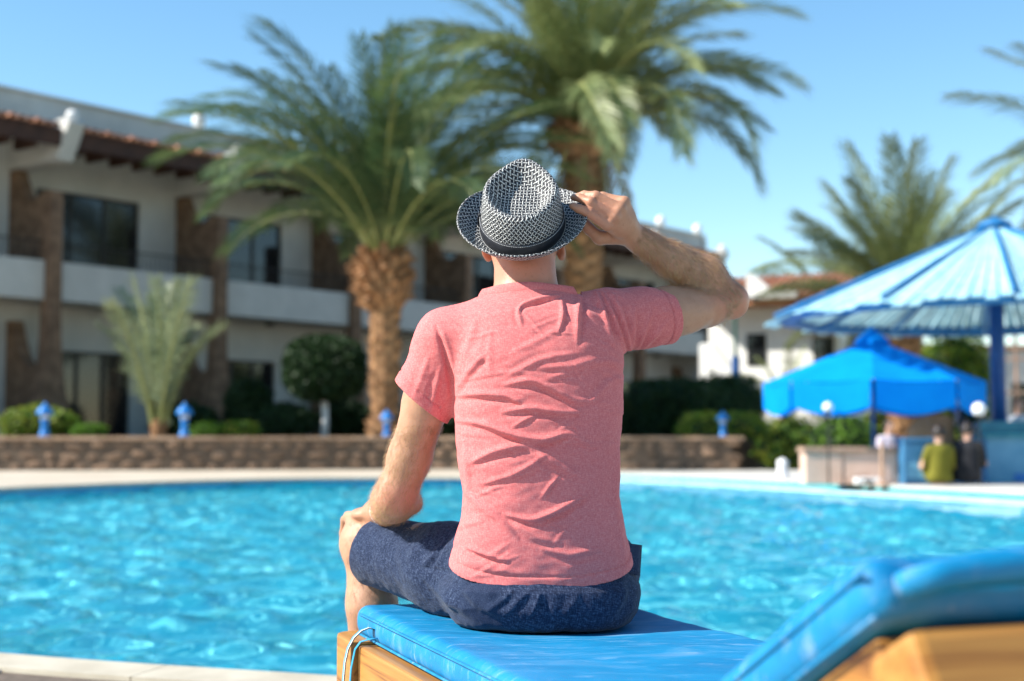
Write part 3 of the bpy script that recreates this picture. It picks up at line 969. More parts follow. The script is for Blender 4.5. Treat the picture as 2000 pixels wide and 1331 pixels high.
palm('date palm with stiff fanned fronds rising behind the slatted blue parasol', gpos(1768, 44, 0), 4.9, .42, .45, 4.8, 58, 'frond_pale', 41, elev=(82, 8), bulge=0.4, drop=(0, 1.5), up_bias=.1)
palm('short date palm at the edge of the villa roof beside the fanned palm', gpos(1625, 62, 0), 6.0, .40, .42, 4.2, 22, 'frond_pale', 47, elev=(80, 5), bulge=0.4, drop=(.3, 2))
palm('date palm with only its left fronds in view at the far right', gpos(2215, 42, 0), 8.9, .40, .45, 5.0, 40, 'frond_pale', 53, elev=(84, -20), bulge=0.5, drop=(0, 3))
palm('tiny dry palm seedling in front of the white villa wall', gpos(1535, 46, 0), 1.9, .14, .16, 2.2, 16, 'frond_pale', 59, elev=(80, -10), bulge=0, drop=(.5, 3), pairs=34, lmax=.4, group='date palms')

# ================================================================== BUSHES
def leaf_cloud(name, label, cat, loc, shape, n, size, mats, seed, core=0.86, group=None, rz=0, clump=0.12, trunk=None):
    """shape: list of (cx,cy,cz,rx,ry,rz,power) super-ellipsoids"""
    rg = np.random.default_rng(seed)
    t = thing(name, label, cat, loc, rz, group)
    tot = sum(s[3] * s[4] + s[4] * s[5] + s[3] * s[5] for s in shape)
    Vs = []; mi = []
    for (cx, cy, cz, rx, ry, rzz, pw) in shape:
        m = int(n * (rx * ry + ry * rzz + rx * rzz) / tot)
        d = rg.normal(size=(m, 3)); d /= np.linalg.norm(d, axis=1, keepdims=True)
        rad = (np.abs(d) ** pw).sum(1) ** (-1 / pw)
        lump = 1 + clump * np.sin(d[:, 0] * 7 + seed) * np.sin(d[:, 1] * 6 + 2) * np.sin(d[:, 2] * 8 + seed * 2)
        sh = rg.uniform(.80, 1.05, m)
        P = d * (rad * lump * sh)[:, None] * np.array([rx, ry, rzz]) + np.array([cx, cy, cz])
        P = P[P[:, 2] > 0.02]
        for p in P:
            u = rg.normal(size=3); u /= np.linalg.norm(u)
            w = rg.normal(size=3); w -= u * (u @ w); w /= np.linalg.norm(w)
            s = size * rg.uniform(.6, 1.3)
            Vs.append([p - u * s, p + w * s * .45, p + u * s, p - w * s * .45])
            mi.append(rg.integers(0, len(mats)))
    V = np.array(Vs).reshape(-1, 3); F = np.arange(len(V)).reshape(-1, 4)
    me = np_mesh('foliage', V, F, mats[0], smooth=False)
    for mm in mats[1:]: me.materials.append(M[mm])
    me.polygons.foreach_set('material_index', np.array(mi, np.int32))
    link(bpy.data.objects.new('foliage', me), t)
    bm = bmesh.new()  # solid dark core: the shade inside the foliage, put in as colour
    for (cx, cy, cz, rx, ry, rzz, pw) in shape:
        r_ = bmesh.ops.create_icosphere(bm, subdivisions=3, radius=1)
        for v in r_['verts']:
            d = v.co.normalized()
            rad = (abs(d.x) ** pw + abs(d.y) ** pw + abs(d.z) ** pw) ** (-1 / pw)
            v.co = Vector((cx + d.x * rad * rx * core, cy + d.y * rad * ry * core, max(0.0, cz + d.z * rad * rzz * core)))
    me = bpy.data.meshes.new('shade_core'); bm.to_mesh(me); bm.free(); me.materials.append(M['core_dark'])
    link(bpy.data.objects.new('shade_core', me), t)
    if trunk:
        MB().tube([(0, 0, 0), (.03, 0, trunk[0] * .5), (0, 0, trunk[0])], [trunk[1] * 1.1, trunk[1] * .9, trunk[1]], 10).build('trunk', trunk[2], t, smooth=True)
    return t
S = FPX
def shrub(label, x0, x1, y0, y1, Y, zb, mats, seed, n=2600, size=.07, pw=3, name='shrub', cat='shrub', depth=None, group=None, **k):
    px = Y / FPX
    w = (x1 - x0) * px; h = (y1 - y0) * px
    z_top = CAM_Z + (850 - y0) * px; z_bot = max(zb, CAM_Z + (850 - y1) * px)
    hh = z_top - zb
    p = at((x0 + x1) / 2, 850, Y)
    return leaf_cloud(name, label, cat, (p.x, Y, zb), [(0, 0, hh * .5, w / 2, depth or w / 2.6, hh * .5, pw)], n, size, mats, seed, group=group, **k)
# clipped topiary on a white stem
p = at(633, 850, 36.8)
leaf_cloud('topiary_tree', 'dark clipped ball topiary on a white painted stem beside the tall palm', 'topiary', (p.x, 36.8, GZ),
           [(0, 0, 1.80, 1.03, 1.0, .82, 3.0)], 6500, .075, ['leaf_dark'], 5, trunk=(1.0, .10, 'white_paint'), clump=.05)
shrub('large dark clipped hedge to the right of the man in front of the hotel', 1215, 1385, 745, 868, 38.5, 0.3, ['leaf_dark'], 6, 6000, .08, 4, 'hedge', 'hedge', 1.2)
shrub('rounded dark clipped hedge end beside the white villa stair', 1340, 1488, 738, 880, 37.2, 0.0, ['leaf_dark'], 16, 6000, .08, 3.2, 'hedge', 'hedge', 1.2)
shrub('bright green box shaped shrub behind the blue lamp at the wall end', 1328, 1496, 808, 900, 35.4, 0.0, ['leaf_yellow', 'leaf_mid', 'leaf_yellow'], 7, 6000, .06, 4, depth=.8)
shrub('loose green bush between the wall end and the pink planter', 1478, 1600, 822, 915, 33.5, 0.0, ['leaf_mid', 'leaf_yellow', 'leaf_dark'], 8, 3600, .07, 2.4, depth=.8, clump=.3)
shrub('green bush behind the pink planter under the blue umbrella', 1590, 1705, 815, 905, 31.5, 0.0, ['leaf_mid', 'leaf_dark'], 9, 3200, .07, 2.4, depth=.8, clump=.3)
shrub('tall bright green hedge behind the slatted parasol post', 1800, 1935, 648, 735, 48, 0.0, ['leaf_mid', 'leaf_yellow', 'leaf_mid'], 10, 6000, .11, 2.6, depth=1.6, clump=.25)
shrub('yellow green rounded shrub behind the leftmost blue lamp', 2, 140, 795, 858, 34.9, GZ, ['leaf_yellow', 'leaf_mid', 'leaf_yellow'], 11, 3000, .06, 2.3, depth=.6, clump=.25)
shrub('small low green shrub on the wall between the leftmost lamp and the young palm', 140, 206, 828, 858, 34.5, GZ, ['leaf_mid'], 12, 1200, .05, 2.2, clump=.25)
shrub('low bright ground shrub right of the second blue lamp', 372, 440, 826, 858, 34.5, GZ, ['leaf_mid'], 13, 1300, .05, 2.2, clump=.3)
shrub('low bright ground shrub in front of the dark bushes', 432, 506, 824, 858, 34.6, GZ, ['leaf_mid', 'leaf_yellow'], 14, 1300, .05, 2.2, clump=.3)
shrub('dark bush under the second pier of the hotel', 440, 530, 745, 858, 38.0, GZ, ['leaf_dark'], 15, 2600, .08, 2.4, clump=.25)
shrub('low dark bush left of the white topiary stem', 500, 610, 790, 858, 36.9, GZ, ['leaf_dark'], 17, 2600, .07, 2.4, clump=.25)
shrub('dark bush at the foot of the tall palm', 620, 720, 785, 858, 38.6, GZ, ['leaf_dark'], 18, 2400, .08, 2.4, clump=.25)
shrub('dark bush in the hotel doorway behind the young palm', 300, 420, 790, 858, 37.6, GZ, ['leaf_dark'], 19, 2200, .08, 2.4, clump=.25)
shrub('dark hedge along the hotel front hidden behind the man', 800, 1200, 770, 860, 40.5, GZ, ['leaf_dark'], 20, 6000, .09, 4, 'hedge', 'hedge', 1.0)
shrub('dry brownish bush far behind the pink planter and brown post', 1690, 1800, 775, 850, 46, 0.0, ['leaf_dark', 'leaf_mid', 'leaf_yellow'], 22, 2600, .1, 2.4, clump=.3)

# ================================================================== GARDEN LAMPS
def garden_lamp(label, x, Y, z, h):
    t = thing('garden_lamp', label, 'lamp', gpos(x, Y, z), 0, 'blue garden lamps')
    s = h * .92
    MB().lathe([(.17 * s, 0), (.17 * s, .05 * s), (.12 * s, .12 * s), (.095 * s, .30 * s), (.12 * s, .46 * s), (.14 * s, .50 * s)], seg=14).build('base', 'lamp_blue', t, smooth=True)
    MB().lathe([(.11 * s, .50 * s), (.12 * s, .53 * s), (.12 * s, .62 * s), (.11 * s, .64 * s)], seg=14).build('lens', 'lamp_lens', t, smooth=True)
    MB().lathe([(.24 * s, .635 * s), (.25 * s, .66 * s), (.20 * s, .78 * s), (.11 * s, .87 * s), (.05 * s, .91 * s), (.055 * s, .95 * s), (.01 * s, 1.0 * s)], seg=16).build('cap', 'lamp_blue', t, smooth=True)
    return t
garden_lamp('blue mushroom lamp on the stone wall beside the yellow green shrub', 87, 33.4, .785, .88)
garden_lamp('blue mushroom lamp on the stone wall right of the young palm', 360, 33.5, .785, .88)
garden_lamp('blue mushroom lamp on the stone wall in front of the tall palm trunk', 755, 34.1, .785, .70)
garden_lamp('blue mushroom lamp on the stone wall end before the bright box shrub', 1412, 33.5, .785, .66)

# ================================================================== BAR TERRACE
def tpos(x, Y): 
    p = at(x, 850, Y); return (p.x, Y, TZ)
# slatted wooden parasol
D = 23.0
t = thing('slatted_parasol', 'large conical parasol of pale blue wooden slats on a dark blue post', 'parasol', tpos(1952, D))
APX = CAM_Z + (850 - 440) * D / FPX - TZ
RIMZ = 2.78 - TZ; RAD = 3.42
MB().tube([(0, 0, 0), (0, 0, APX - .15)], [.125, .11], 10).build('post', 'post_blue', t, smooth=True)
NS = 12
for s in range(NS):
    a0 = 2 * PI * (s + .5) / NS; a1 = 2 * PI * (s + 1.5) / NS
    c0 = Vector((RAD * math.cos(a0), RAD * math.sin(a0), RIMZ)); c1 = Vector((RAD * math.cos(a1), RAD * math.sin(a1), RIMZ))
    ap = Vector((0, 0, APX))
    MB().tube([ap + Vector((0, 0, -.14)), c0 + Vector((0, 0, -.11))], .045, 6).build('rib', 'beam_blue', t)
    MB().tube([ap + Vector((0, 0, .03)), c0 * 1.04 + Vector((0, 0, .035 + RIMZ * -.04))], .04, 4).build('hip_batten', 'beam_blue', t)
    MB().tube([c0 + Vector((0, 0, -.05)), c1 + Vector((0, 0, -.05))], .085, 4).build('rim_beam', 'beam_blue', t)
    m0 = c0 * .52 + ap * .48; m1 = c1 * .52 + ap * .48
    MB().tube([m0 + Vector((0, 0, -.09)), m1 + Vector((0, 0, -.09))], .035, 4).build('ring_beam', 'beam_blue', t)
    st = (c0 * .45 + ap * .55); MB().tube([Vector((0, 0, APX - 1.1)), st + Vector((0, 0, -.16))], .04, 5).build('strut', 'beam_blue', t)
    n_s = 9
    for j in range(n_s):
        u0 = (j + .09) / n_s; u1 = (j + .91) / n_s
        um = (u0 + u1) / 2
        e0 = c0.lerp(c1, u0); e1 = c0.lerp(c1, u1)
        over = random.uniform(1.03, 1.10)
        st = max(.035, 0.0)
        i0, i1 = ap.lerp(e0, .05), ap.lerp(e1, .05)
        o0, o1 = ap + (e0 - ap) * over, ap + (e1 - ap) * over
        nrm = (c0 - ap).cross(c1 - ap).normalized()
        if nrm.z < 0: nrm = -nrm
        lift = nrm * random.uniform(.0, .02); th = nrm * .022
        q = [i0 + lift, i1 + lift, o1 + lift, o0 + lift]
        MB().add(q + [v + th for v in q], [(3, 2, 1, 0), (4, 5, 6, 7), (0, 1, 5, 4), (1, 2, 6, 5), (2, 3, 7, 6), (3, 0, 4, 7)]).build('slat', 'slat_blue', t)
MB().lathe([(.28, -.02), (.26, .05), (.08, .13), (.01, .16)], (0, 0, APX), 12).build('cap', 'beam_blue', t, smooth=True)

# blue canvas umbrella
D = 22.2
t = thing('canvas_umbrella', 'wide bright blue canvas umbrella with scalloped valance beside the bar', 'umbrella', tpos(1706, D))
ap_z = CAM_Z + (850 - 662) * D / FPX - TZ
edge_z = CAM_Z + (850 - 748) * D / FPX - TZ
RU = 1.70
MB().tube([(0, 0, 0), (0, 0, ap_z + .12)], .03, 8).build('pole', 'post_blue', t, smooth=True)
MB().lathe([(.26, 0), (.26, .06), (.05, .09), (.05, .3), (.03, .32)], seg=16).build('base', 'white_paint', t)
n_p = 8
for s in range(n_p):
    a0 = 2 * PI * s / n_p + R(-14); a1 = 2 * PI * (s + 1) / n_p + R(-14)
    mb = MB(); vs = []; fs = []
    NU, NV = 8, 10
    for i in range(NV + 1):
        v = i / NV
        for j in range(NU + 1):
            u = j / NU
            p = Vector((math.cos(a0), math.sin(a0), 0)).lerp(Vector((math.cos(a1), math.sin(a1), 0)), u)
            rr_ = RU * (.02 + .98 * v)
            sag = -.06 * math.sin(PI * u) * v
            vs.append((p.x * rr_, p.y * rr_, ap_z + (edge_z - ap_z) * (v ** .97) + sag * .7))
    for i in range(NV):
        for j in range(NU):
            fs.append((i * (NU + 1) + j, i * (NU + 1) + j + 1, (i + 1) * (NU + 1) + j + 1, (i + 1) * (NU + 1) + j))
    mb.add(vs, fs).build('canopy_panel', 'canvas_blue', t, smooth=True)
    mb = MB(); vs = []; fs = []
    for j in range(NU + 1):
        u = j / NU
        p = Vector((math.cos(a0), math.sin(a0), 0)).lerp(Vector((math.cos(a1), math.sin(a1), 0)), .03 + .94 * u)
        ztop = edge_z - .063 * math.sin(PI * u)
        vs += [(p.x * RU * 1.002, p.y * RU * 1.002, ztop), (p.x * RU * 1.0, p.y * RU * 1.0, ztop - .40 - .05 * math.sin(PI * u))]
    for j in range(NU): fs.append((2 * j, 2 * j + 2, 2 * j + 3, 2 * j + 1))
    mb.add(vs, fs).build('valance', 'canvas_blue', t, smooth=True)
    MB().tube([(0, 0, ap_z - .03), (RU * .99 * math.cos(a0), RU * .99 * math.sin(a0), edge_z - .02)], .012, 5).build('rib', 'white_paint', t)
for s in range(n_p):
    a0 = 2 * PI * s / n_p + R(-14); a1 = 2 * PI * (s + 1) / n_p + R(-14)
    mb = MB()
    q = []
    for (rr_, zz) in ((.01, ap_z + .16), (.12, ap_z + .09), (.27, ap_z - .03), (.28, ap_z - .08)):
        for a in (a0, (a0 + a1) / 2, a1):
            k_ = .96 if a == (a0 + a1) / 2 else 1
            q.append((rr_ * math.cos(a) * k_, rr_ * math.sin(a) * k_, zz))
    mb.add(q, [(i * 3 + j, i * 3 + j + 1, i * 3 + j + 4, i * 3 + j + 3) for i in range(3) for j in range(2)]).build('vent_cap', 'canvas_blue', t, smooth=True)

# pink planter wall, its post
t = thing('planter_wall', 'low pink rendered planter wall with brown cap under the blue umbrella', 'planter', tpos(1662, 21.0))
w = 178 * 21 / FPX
MB().box((-w / 2, 0, 0), (-.13, .45, .46)).build('side_panel', 'pink_wall', t, bevel=.01)
MB().box((-.11, .012, 0), (w / 2, .45, .46)).build('side_panel', 'pink_wall', t, bevel=.01)
MB().box((-w / 2 - .03, -.03, .462), (w / 2 + .03, .48, .54)).build('cap', 'pink_cap', t, bevel=.012)
t = thing('wooden_post', 'thin dark brown wooden post in front of the pink planter', 'post', tpos(1722, 20.6))
MB().tube([(0, 0, 0), (0, 0, .62)], [.035, .03], 8).build('pole', 'pink_cap', t); MB().lathe([(.11, 0), (.10, .03), (.04, .05)], seg=12).build('foot', 'pink_cap', t)
# low white basin with tap hole at the terrace edge
t = thing('foot_basin', 'low white basin with a dark drain on the terrace before the planter', 'basin', tpos(1700, 20.75))
MB().box((-.22, 0, 0), (.22, .2, .10)).build('body', 'white_paint', t, bevel=.02); MB().box((-.10, -.006, .03), (.02, .0, .08)).build('drain', 'frame_dark', t)
# blue bin
t = thing('blue_bin', 'tall dark blue bin with a hinged lid beside the pink planter', 'bin', tpos(1787, 20.9))
mb = MB(); mb.prism([(-.21, 0), (.21, 0), (.23, .62), (-.23, .62)], 'y', -.2, .2); mb.build('body', 'bin', t, bevel=.02)
mb = MB().prism([(-.245, .622), (.245, .622), (.235, .68), (-.235, .68)], 'y', -.22, .22); mb.build('lid', 'bin', t, bevel=.015)
MB().box((-.19, -.212, .1), (.19, -.20, .32)).build('front_panel', 'counter', t)
# bar counter
t = thing('bar_counter', 'pale blue bar counter with teal top below the slatted parasol', 'counter', tpos(2005, 21.6))
MB().box((-.60, 0, 0), (1.6, .7, .68)).build('front', 'counter', t, bevel=.01)
MB().box((-.66, -.10, .682), (1.7, .8, .74)).build('top', 'counter_top', t, bevel=.012)
MB().box((-.60, .35, .742), (1.6, .5, .93)).build('back_shelf', 'counter_top', t, bevel=.01)
MB().box((-.2, -.02, .02), (.1, .0, .14)).build('kick_plate', 'lamp_blue', t)
# globe lamps
def globe(label, x, y, Y, r, ztop=None):
    p = at(x, y, Y)
    t = thing('globe_lamp', label, 'lamp', (p.x, Y, TZ), 0, 'white globe lamps')
    zc = p.z - TZ
    MB().tube([(0, 0, 0), (0, 0, zc - r * .8)], [.016, .010], 8).build('post', 'frame_dark', t)
    bm = bmesh.new(); bmesh.ops.create_uvsphere(bm, u_segments=18, v_segments=12, radius=r)
    me = bpy.data.meshes.new('globe'); bm.to_mesh(me); bm.free(); me.materials.append(M['globe']); me.shade_smooth()
    o = link(bpy.data.objects.new('globe', me), t); o.location = (0, 0, zc)
    MB().lathe([(.05, -.02), (.06, 0), (.03, .03)], (0, 0, zc - r), 10).build('collar', 'frame_dark', t)
globe('white globe lamp on a short post left under the blue umbrella', 1617, 796, 20.8, .075)
globe('white globe lamp on a short post between the umbrella and the bar post', 1912, 800, 20.6, .10)
# white bollard
t = thing('white_bollard', 'small white rounded bollard beside the loose green bush', 'bollard', gpos(1528, 24.0, 0))
MB().lathe([(.13, 0), (.13, .03), (.10, .05), (.09, .30), (.10, .33), (.085, .40), (.02, .43)], seg=14).build('body', 'white_paint', t, smooth=True)
MB().lathe([(.15, 0), (.15, .02), (.13, .025)], seg=14).build('base', 'white_render', t)
# wicker armchair
t = thing('wicker_chair', 'tan wicker tub chair behind the dark blue bin', 'chair', tpos(1818, 22.6))
def arcw(r0, z0, z1, a0, a1, n=14, flare=1.1):
    vs = []; fs = []
    for i in range(n + 1):
        a = a0 + (a1 - a0) * i / n
        hz = z0 + (z1 - z0) * (.55 + .45 * math.sin(PI * i / n))
        for (rr_, zz) in ((r0, z0), (r0 * flare, hz), (r0 * flare - .04, hz), (r0 - .04, z0)):
            vs.append((rr_ * math.cos(a), rr_ * math.sin(a), zz))
    for i in range(n):
        for k in range(4): fs.append((i * 4 + k, i * 4 + 4 + k, i * 4 + 4 + (k + 1) % 4, i * 4 + (k + 1) % 4))
    fs += [(0, 1, 2, 3), (n * 4 + 3, n * 4 + 2, n * 4 + 1, n * 4)]
    return MB().add(vs, fs)
arcw(.33, .42, 1.05, R(170), R(370)).build('backrest', 'wicker', t, smooth=False)
MB().lathe([(.30, .38), (.33, .40), (.33, .45), (.29, .47)], seg=18).build('seat', 'wicker', t)
for a in (45, 135, 225, 315):
    MB().tube([(.26 * math.cos(R(a)), .26 * math.sin(R(a)), 0), (.24 * math.cos(R(a)), .24 * math.sin(R(a)), .39)], .025, 6).build('leg', 'wicker', t)
# tall green lamp post before the villa
p = at(1437, 712, 44)
t = thing('lamp_post', 'slim dark green lamp post in front of the white villa', 'lamp post', (p.x, 44, 0))
MB().tube([(0, 0, 0), (0, 0, p.z + .25)], [.14, .13], 10).build('base', 'post_blue', t)
MB().tube([(0, 0, p.z + .25), (0, 0, p.z + 1.95)], [.06, .05], 8).build('pole', 'post_green', t)
MB().tube([(0, 0, p.z + 1.9), (.1, 0, p.z + 2.0), (.45, 0, p.z + 2.08)], .04, 6).build('arm', 'post_green', t)
MB().box((.35, -.08, p.z + 1.98), (.75, .08, p.z + 2.07)).build('head', 'frame_dark', t)
# trellis frame at right edge
p = at(1985, 700, 34)
t = thing('trellis', 'pale timber trellis frame behind the parasol post', 'trellis', (p.x, 34, TZ))
for i in range(4): MB().box((-.45 + i * .42, 0, 0), (-.39 + i * .42, .06, 3.1)).build('upright', 'pink_cap', t)
for z in (.9, 1.7, 2.5): MB().box((-.55, -.02, z), (1.0, -.001, z + .06)).build('rail', 'pink_cap', t)
# white flowering bush by the counter
p = tpos(1896, 22.4)
fb = leaf_cloud('flower_bush', 'pale pink and white flowering pot bush at the bar counter', 'flower bush', p,
                [(0, 0, 1.02, .24, .24, .36, 2.2), (0, 0, .55, .12, .12, .4, 2.2)], 520, .045, ['flower', 'flower', 'leaf_dark'], 77, core=.7, clump=.3)
MB().lathe([(.13, 0), (.19, .32), (.20, .34), (.15, .34), (.14, .3)], seg=14).build('pot', 'pink_cap', fb, smooth=True)
# ================================================================== SUN LOUNGER
def wood_mat():
    m, n, l, b = nt('lounger_wood')
    b.inputs['Roughness'].default_value = 0.45
    tc = n.new('ShaderNodeAttribute'); tc.attribute_name = 'grain'; mp = n.new('ShaderNodeMapping'); mp.inputs['Scale'].default_value = (55, 2.2, 55)
    l.new(tc.outputs['Vector'], mp.inputs['Vector'])
    nz = n.new('ShaderNodeTexNoise'); nz.inputs['Scale'].default_value = 1.0; nz.inputs['Detail'].default_value = 5; nz.inputs['Distortion'].default_value = 0.6
    l.new(mp.outputs[0], nz.inputs['Vector'])
    r = ramp(n, [(.28, (.15, .05, .010)), (.40, (.33, .135, .024)), (.58, (.44, .205, .042)), (.75, (.35, .145, .028))])
    l.new(nz.outputs['Fac'], r.inputs[0])
    k = n.new('ShaderNodeTexVoronoi'); k.inputs['Scale'].default_value = 5.5
    mp2 = n.new('ShaderNodeMapping'); mp2.inputs['Scale'].default_value = (1, .45, 1); l.new(tc.outputs['Vector'], mp2.inputs['Vector']); l.new(mp2.outputs[0], k.inputs['Vector'])
    kr = ramp(n, [(.03, g3(1)), (.085, g3(0))]); l.new(k.outputs['Distance'], kr.inputs[0])
    mx = n.new('ShaderNodeMixRGB'); mx.inputs[2].default_value = (.16, .055, .015, 1); l.new(kr.outputs[0], mx.inputs[0]); l.new(r.outputs[0], mx.inputs[1])
    l.new(mx.outputs[0], b.inputs['Base Color'])
    bp = n.new('ShaderNodeBump'); bp.inputs['Distance'].default_value = .0008; bp.inputs['Strength'].default_value = .5
    l.new(nz.outputs['Fac'], bp.inputs['Height']); l.new(bp.outputs[0], b.inputs['Normal'])
    return m
M['wood'] = wood_mat()
def vinyl_mat():
    m, n, l, b = nt('mattress_vinyl')
    tc = n.new('ShaderNodeTexCoord')
    mp = n.new('ShaderNodeMapping'); mp.inputs['Scale'].default_value = (1.2, 3.2, 3); mp.inputs['Rotation'].default_value = (0, 0, R(-18)); l.new(tc.outputs['Object'], mp.inputs['Vector'])
    n1 = n.new('ShaderNodeTexNoise'); n1.inputs['Scale'].default_value = 2.6; n1.inputs['Detail'].default_value = 7; n1.inputs['Roughness'].default_value = .62; n1.inputs['Distortion'].default_value = .8
    l.new(mp.outputs[0], n1.inputs['Vector'])
    r = ramp(n, [(.40, (.001, .165, .36)), (.56, (.002, .205, .42)), (.66, (.045, .235, .44)), (.78, (.16, .29, .45))])
    l.new(n1.outputs['Fac'], r.inputs[0])
    mp2 = n.new('ShaderNodeMapping'); mp2.inputs['Scale'].default_value = (6, 38, 10); mp2.inputs['Rotation'].default_value = (0, 0, R(-24)); l.new(tc.outputs['Object'], mp2.inputs['Vector'])
    n2 = n.new('ShaderNodeTexNoise'); n2.inputs['Scale'].default_value = 1.6; n2.inputs['Detail'].default_value = 9; n2.inputs['Roughness'].default_value = .75; l.new(mp2.outputs[0], n2.inputs['Vector'])
    r2 = ramp(n, [(.56, g3(0)), (.74, g3(.65))]); l.new(n2.outputs['Fac'], r2.inputs[0])
    mx = n.new('ShaderNodeMixRGB'); mx.inputs[2].default_value = (.45, .55, .66, 1); l.new(r2.outputs[0], mx.inputs[0]); l.new(r.outputs[0], mx.inputs[1])
    l.new(mx.outputs[0], b.inputs['Base Color'])
    rr = ramp(n, [(.3, g3(.45)), (.7, g3(.68))]); l.new(n2.outputs['Fac'], rr.inputs[0]); l.new(rr.outputs[0], b.inputs['Roughness'])
    b.inputs['Specular IOR Level'].default_value = .35
    n3 = n.new('ShaderNodeTexNoise'); n3.inputs['Scale'].default_value = 420; n3.inputs['Detail'].default_value = 2; l.new(tc.outputs['Object'], n3.inputs['Vector'])
    n4 = n.new('ShaderNodeTexNoise'); n4.inputs['Scale'].default_value = 16; n4.inputs['Detail'].default_value = 3; l.new(mp.outputs[0], n4.inputs['Vector'])
    b1 = n.new('ShaderNodeBump'); b1.inputs['Distance'].default_value = .0003; b1.inputs['Strength'].default_value = .4; l.new(n3.outputs['Fac'], b1.inputs['Height'])
    b2 = n.new('ShaderNodeBump'); b2.inputs['Distance'].default_value = .003; b2.inputs['Strength'].default_value = .6; l.new(n4.outputs['Fac'], b2.inputs['Height']); l.new(b1.outputs[0], b2.inputs['Normal'])
    l.new(b2.outputs[0], b.inputs['Normal'])
    return m
M['vinyl'] = vinyl_mat()
M['strap'] = pbr('strap_blue', (.02, .28, .52), (.03, .34, .58), 30, .6)
M['strap_white'] = pbr('strap_edge', (.75, .75, .72), (.8, .8, .78), 30, .7)
M['strap_black'] = pbr('strap_trim', (.01, .01, .012), (.015, .015, .018), 30, .6)

MAT_Z = 0.452          # top of the mattress
MW, MT = 0.575, 0.068
L_ANG = math.atan2(-0.342, 0.94)      # lounger local y = from foot to head
LO = Vector((-0.335, 3.10, 0)) + Vector((0.94, 0.342, 0)) * (MW / 2)
lounger = thing('sun_lounger', 'wooden sun lounger with worn blue vinyl mattress and raised backrest by the pool', 'sun lounger', LO, 0)
LMAT = Matrix(((0.94, 0.342, 0, LO.x), (0.342, -0.94, 0, LO.y), (0, 0, -1, 0), (0, 0, 0, 1)))   # only used for points: x across, y to head, z up handled below
def lw(x, y, z):                       # lounger coordinates -> world minus LO (children of the unrotated empty)
    return Vector((0.94 * x + 0.342 * y, 0.342 * x - 0.94 * y, z))
HINGE, BACK_L, BACK_A = 1.45, 0.55, R(29.3)
def lo_mesh(mb, name, mat, parent=lounger, flip=True, **k):
    mb2 = MB(); mb2.v = [tuple(lw(*p)) for p in mb.v]; mb2.f = [tuple(reversed(f)) for f in mb.f]
    ob = mb2.build(name, mat, parent, **k)
    if mat == 'wood':
        n_ = len(ob.data.vertices); co = np.empty(n_ * 3, np.float32); ob.data.vertices.foreach_get('co', co); co = co.reshape(-1, 3)
        lx = .94 * co[:, 0] + .342 * co[:, 1]; ly = .342 * co[:, 0] - .94 * co[:, 1]
        if name in ('head_rail', 'foot_board', 'slat', 'back_slat'): lx, ly = ly, lx
        sh = random.uniform(0, 9)
        at_ = ob.data.attributes.new('grain', 'FLOAT_VECTOR', 'POINT'); at_.data.foreach_set('vector', np.stack([lx + sh, ly + sh * 2, co[:, 2]], 1).astype(np.float32).ravel())
    return ob
# mattress: one continuous pad bent at the hinge
h = .006
F_ = Field((-.36, -.05, .30), (.36, 2.12, .92), h)
def rbox(c, hx, hy, hz, ang, r):
    ca, sa = math.cos(ang), math.sin(ang)
    def fn(x, y, z):
        yy = (y - c[1]) * ca + (z - c[2]) * sa; zz = -(y - c[1]) * sa + (z - c[2]) * ca
        qx = np.abs(x - c[0]) - (hx - r); qy = np.abs(yy) - (hy - r); qz = np.abs(zz) - (hz - r)
        return np.sqrt(np.maximum(qx, 0) ** 2 + np.maximum(qy, 0) ** 2 + np.maximum(qz, 0) ** 2) + np.minimum(np.maximum(qx, np.maximum(qy, qz)), 0) - r
    return fn
F_.put(rbox((0, HINGE / 2, MAT_Z - MT / 2), MW / 2, HINGE / 2 + .02, MT / 2, 0, .027), (-.4, -.1, .3), (.4, 1.6, .6), 0)
bc = (0, HINGE + math.cos(BACK_A) * BACK_L / 2 - .01, MAT_Z - MT / 2 + math.sin(BACK_A) * BACK_L / 2)
F_.put(rbox(bc, MW / 2, BACK_L / 2, MT / 2, BACK_A, .027), (-.4, 1.3, .3), (.4, 2.12, .92), .03)
V, F = F_.nets(); V = relax(V, F, 2)
dn = fbm(V, 4.0, 3, 5.0)
sag = np.exp(-(((V[:, 0] - .03) / .20) ** 2 + ((V[:, 1] - .40) / .17) ** 2)) * (V[:, 2] > MAT_Z - MT * .6)
V[:, 2] += .0035 * dn - .012 * sag * (V[:, 2] > MAT_Z - .03)
W = np.stack([0.94 * V[:, 0] + 0.342 * V[:, 1], 0.342 * V[:, 0] - 0.94 * V[:, 1], V[:, 2]], 1)
matt = link(bpy.data.objects.new('mattress', np_mesh('mattress', W, F[:, ::-1], 'vinyl')), lounger)
# welt seam along the upper and lower edges
def seam(zoff, inset):
    pts = []
    x0 = MW / 2 - inset
    prof = [(y, MAT_Z + zoff) for y in np.linspace(.03, HINGE - .03, 18)] + [(HINGE + math.cos(BACK_A) * s - math.sin(BACK_A) * zoff, MAT_Z + zoff * math.cos(BACK_A) + math.sin(BACK_A) * s) for s in np.linspace(.03, BACK_L - .03, 10)]
    left = [(-x0, y, z) for y, z in prof]; right = [(x0, y, z) for y, z in prof]
    return left, right
for zo in (-.014, -MT + .012):
    for side in seam(zo, .0):
        lo_mesh(MB().tube([(p[0] * 1.002, p[1], p[2]) for p in side], .0028, 6), 'welt_seam', 'vinyl', matt, smooth=True)
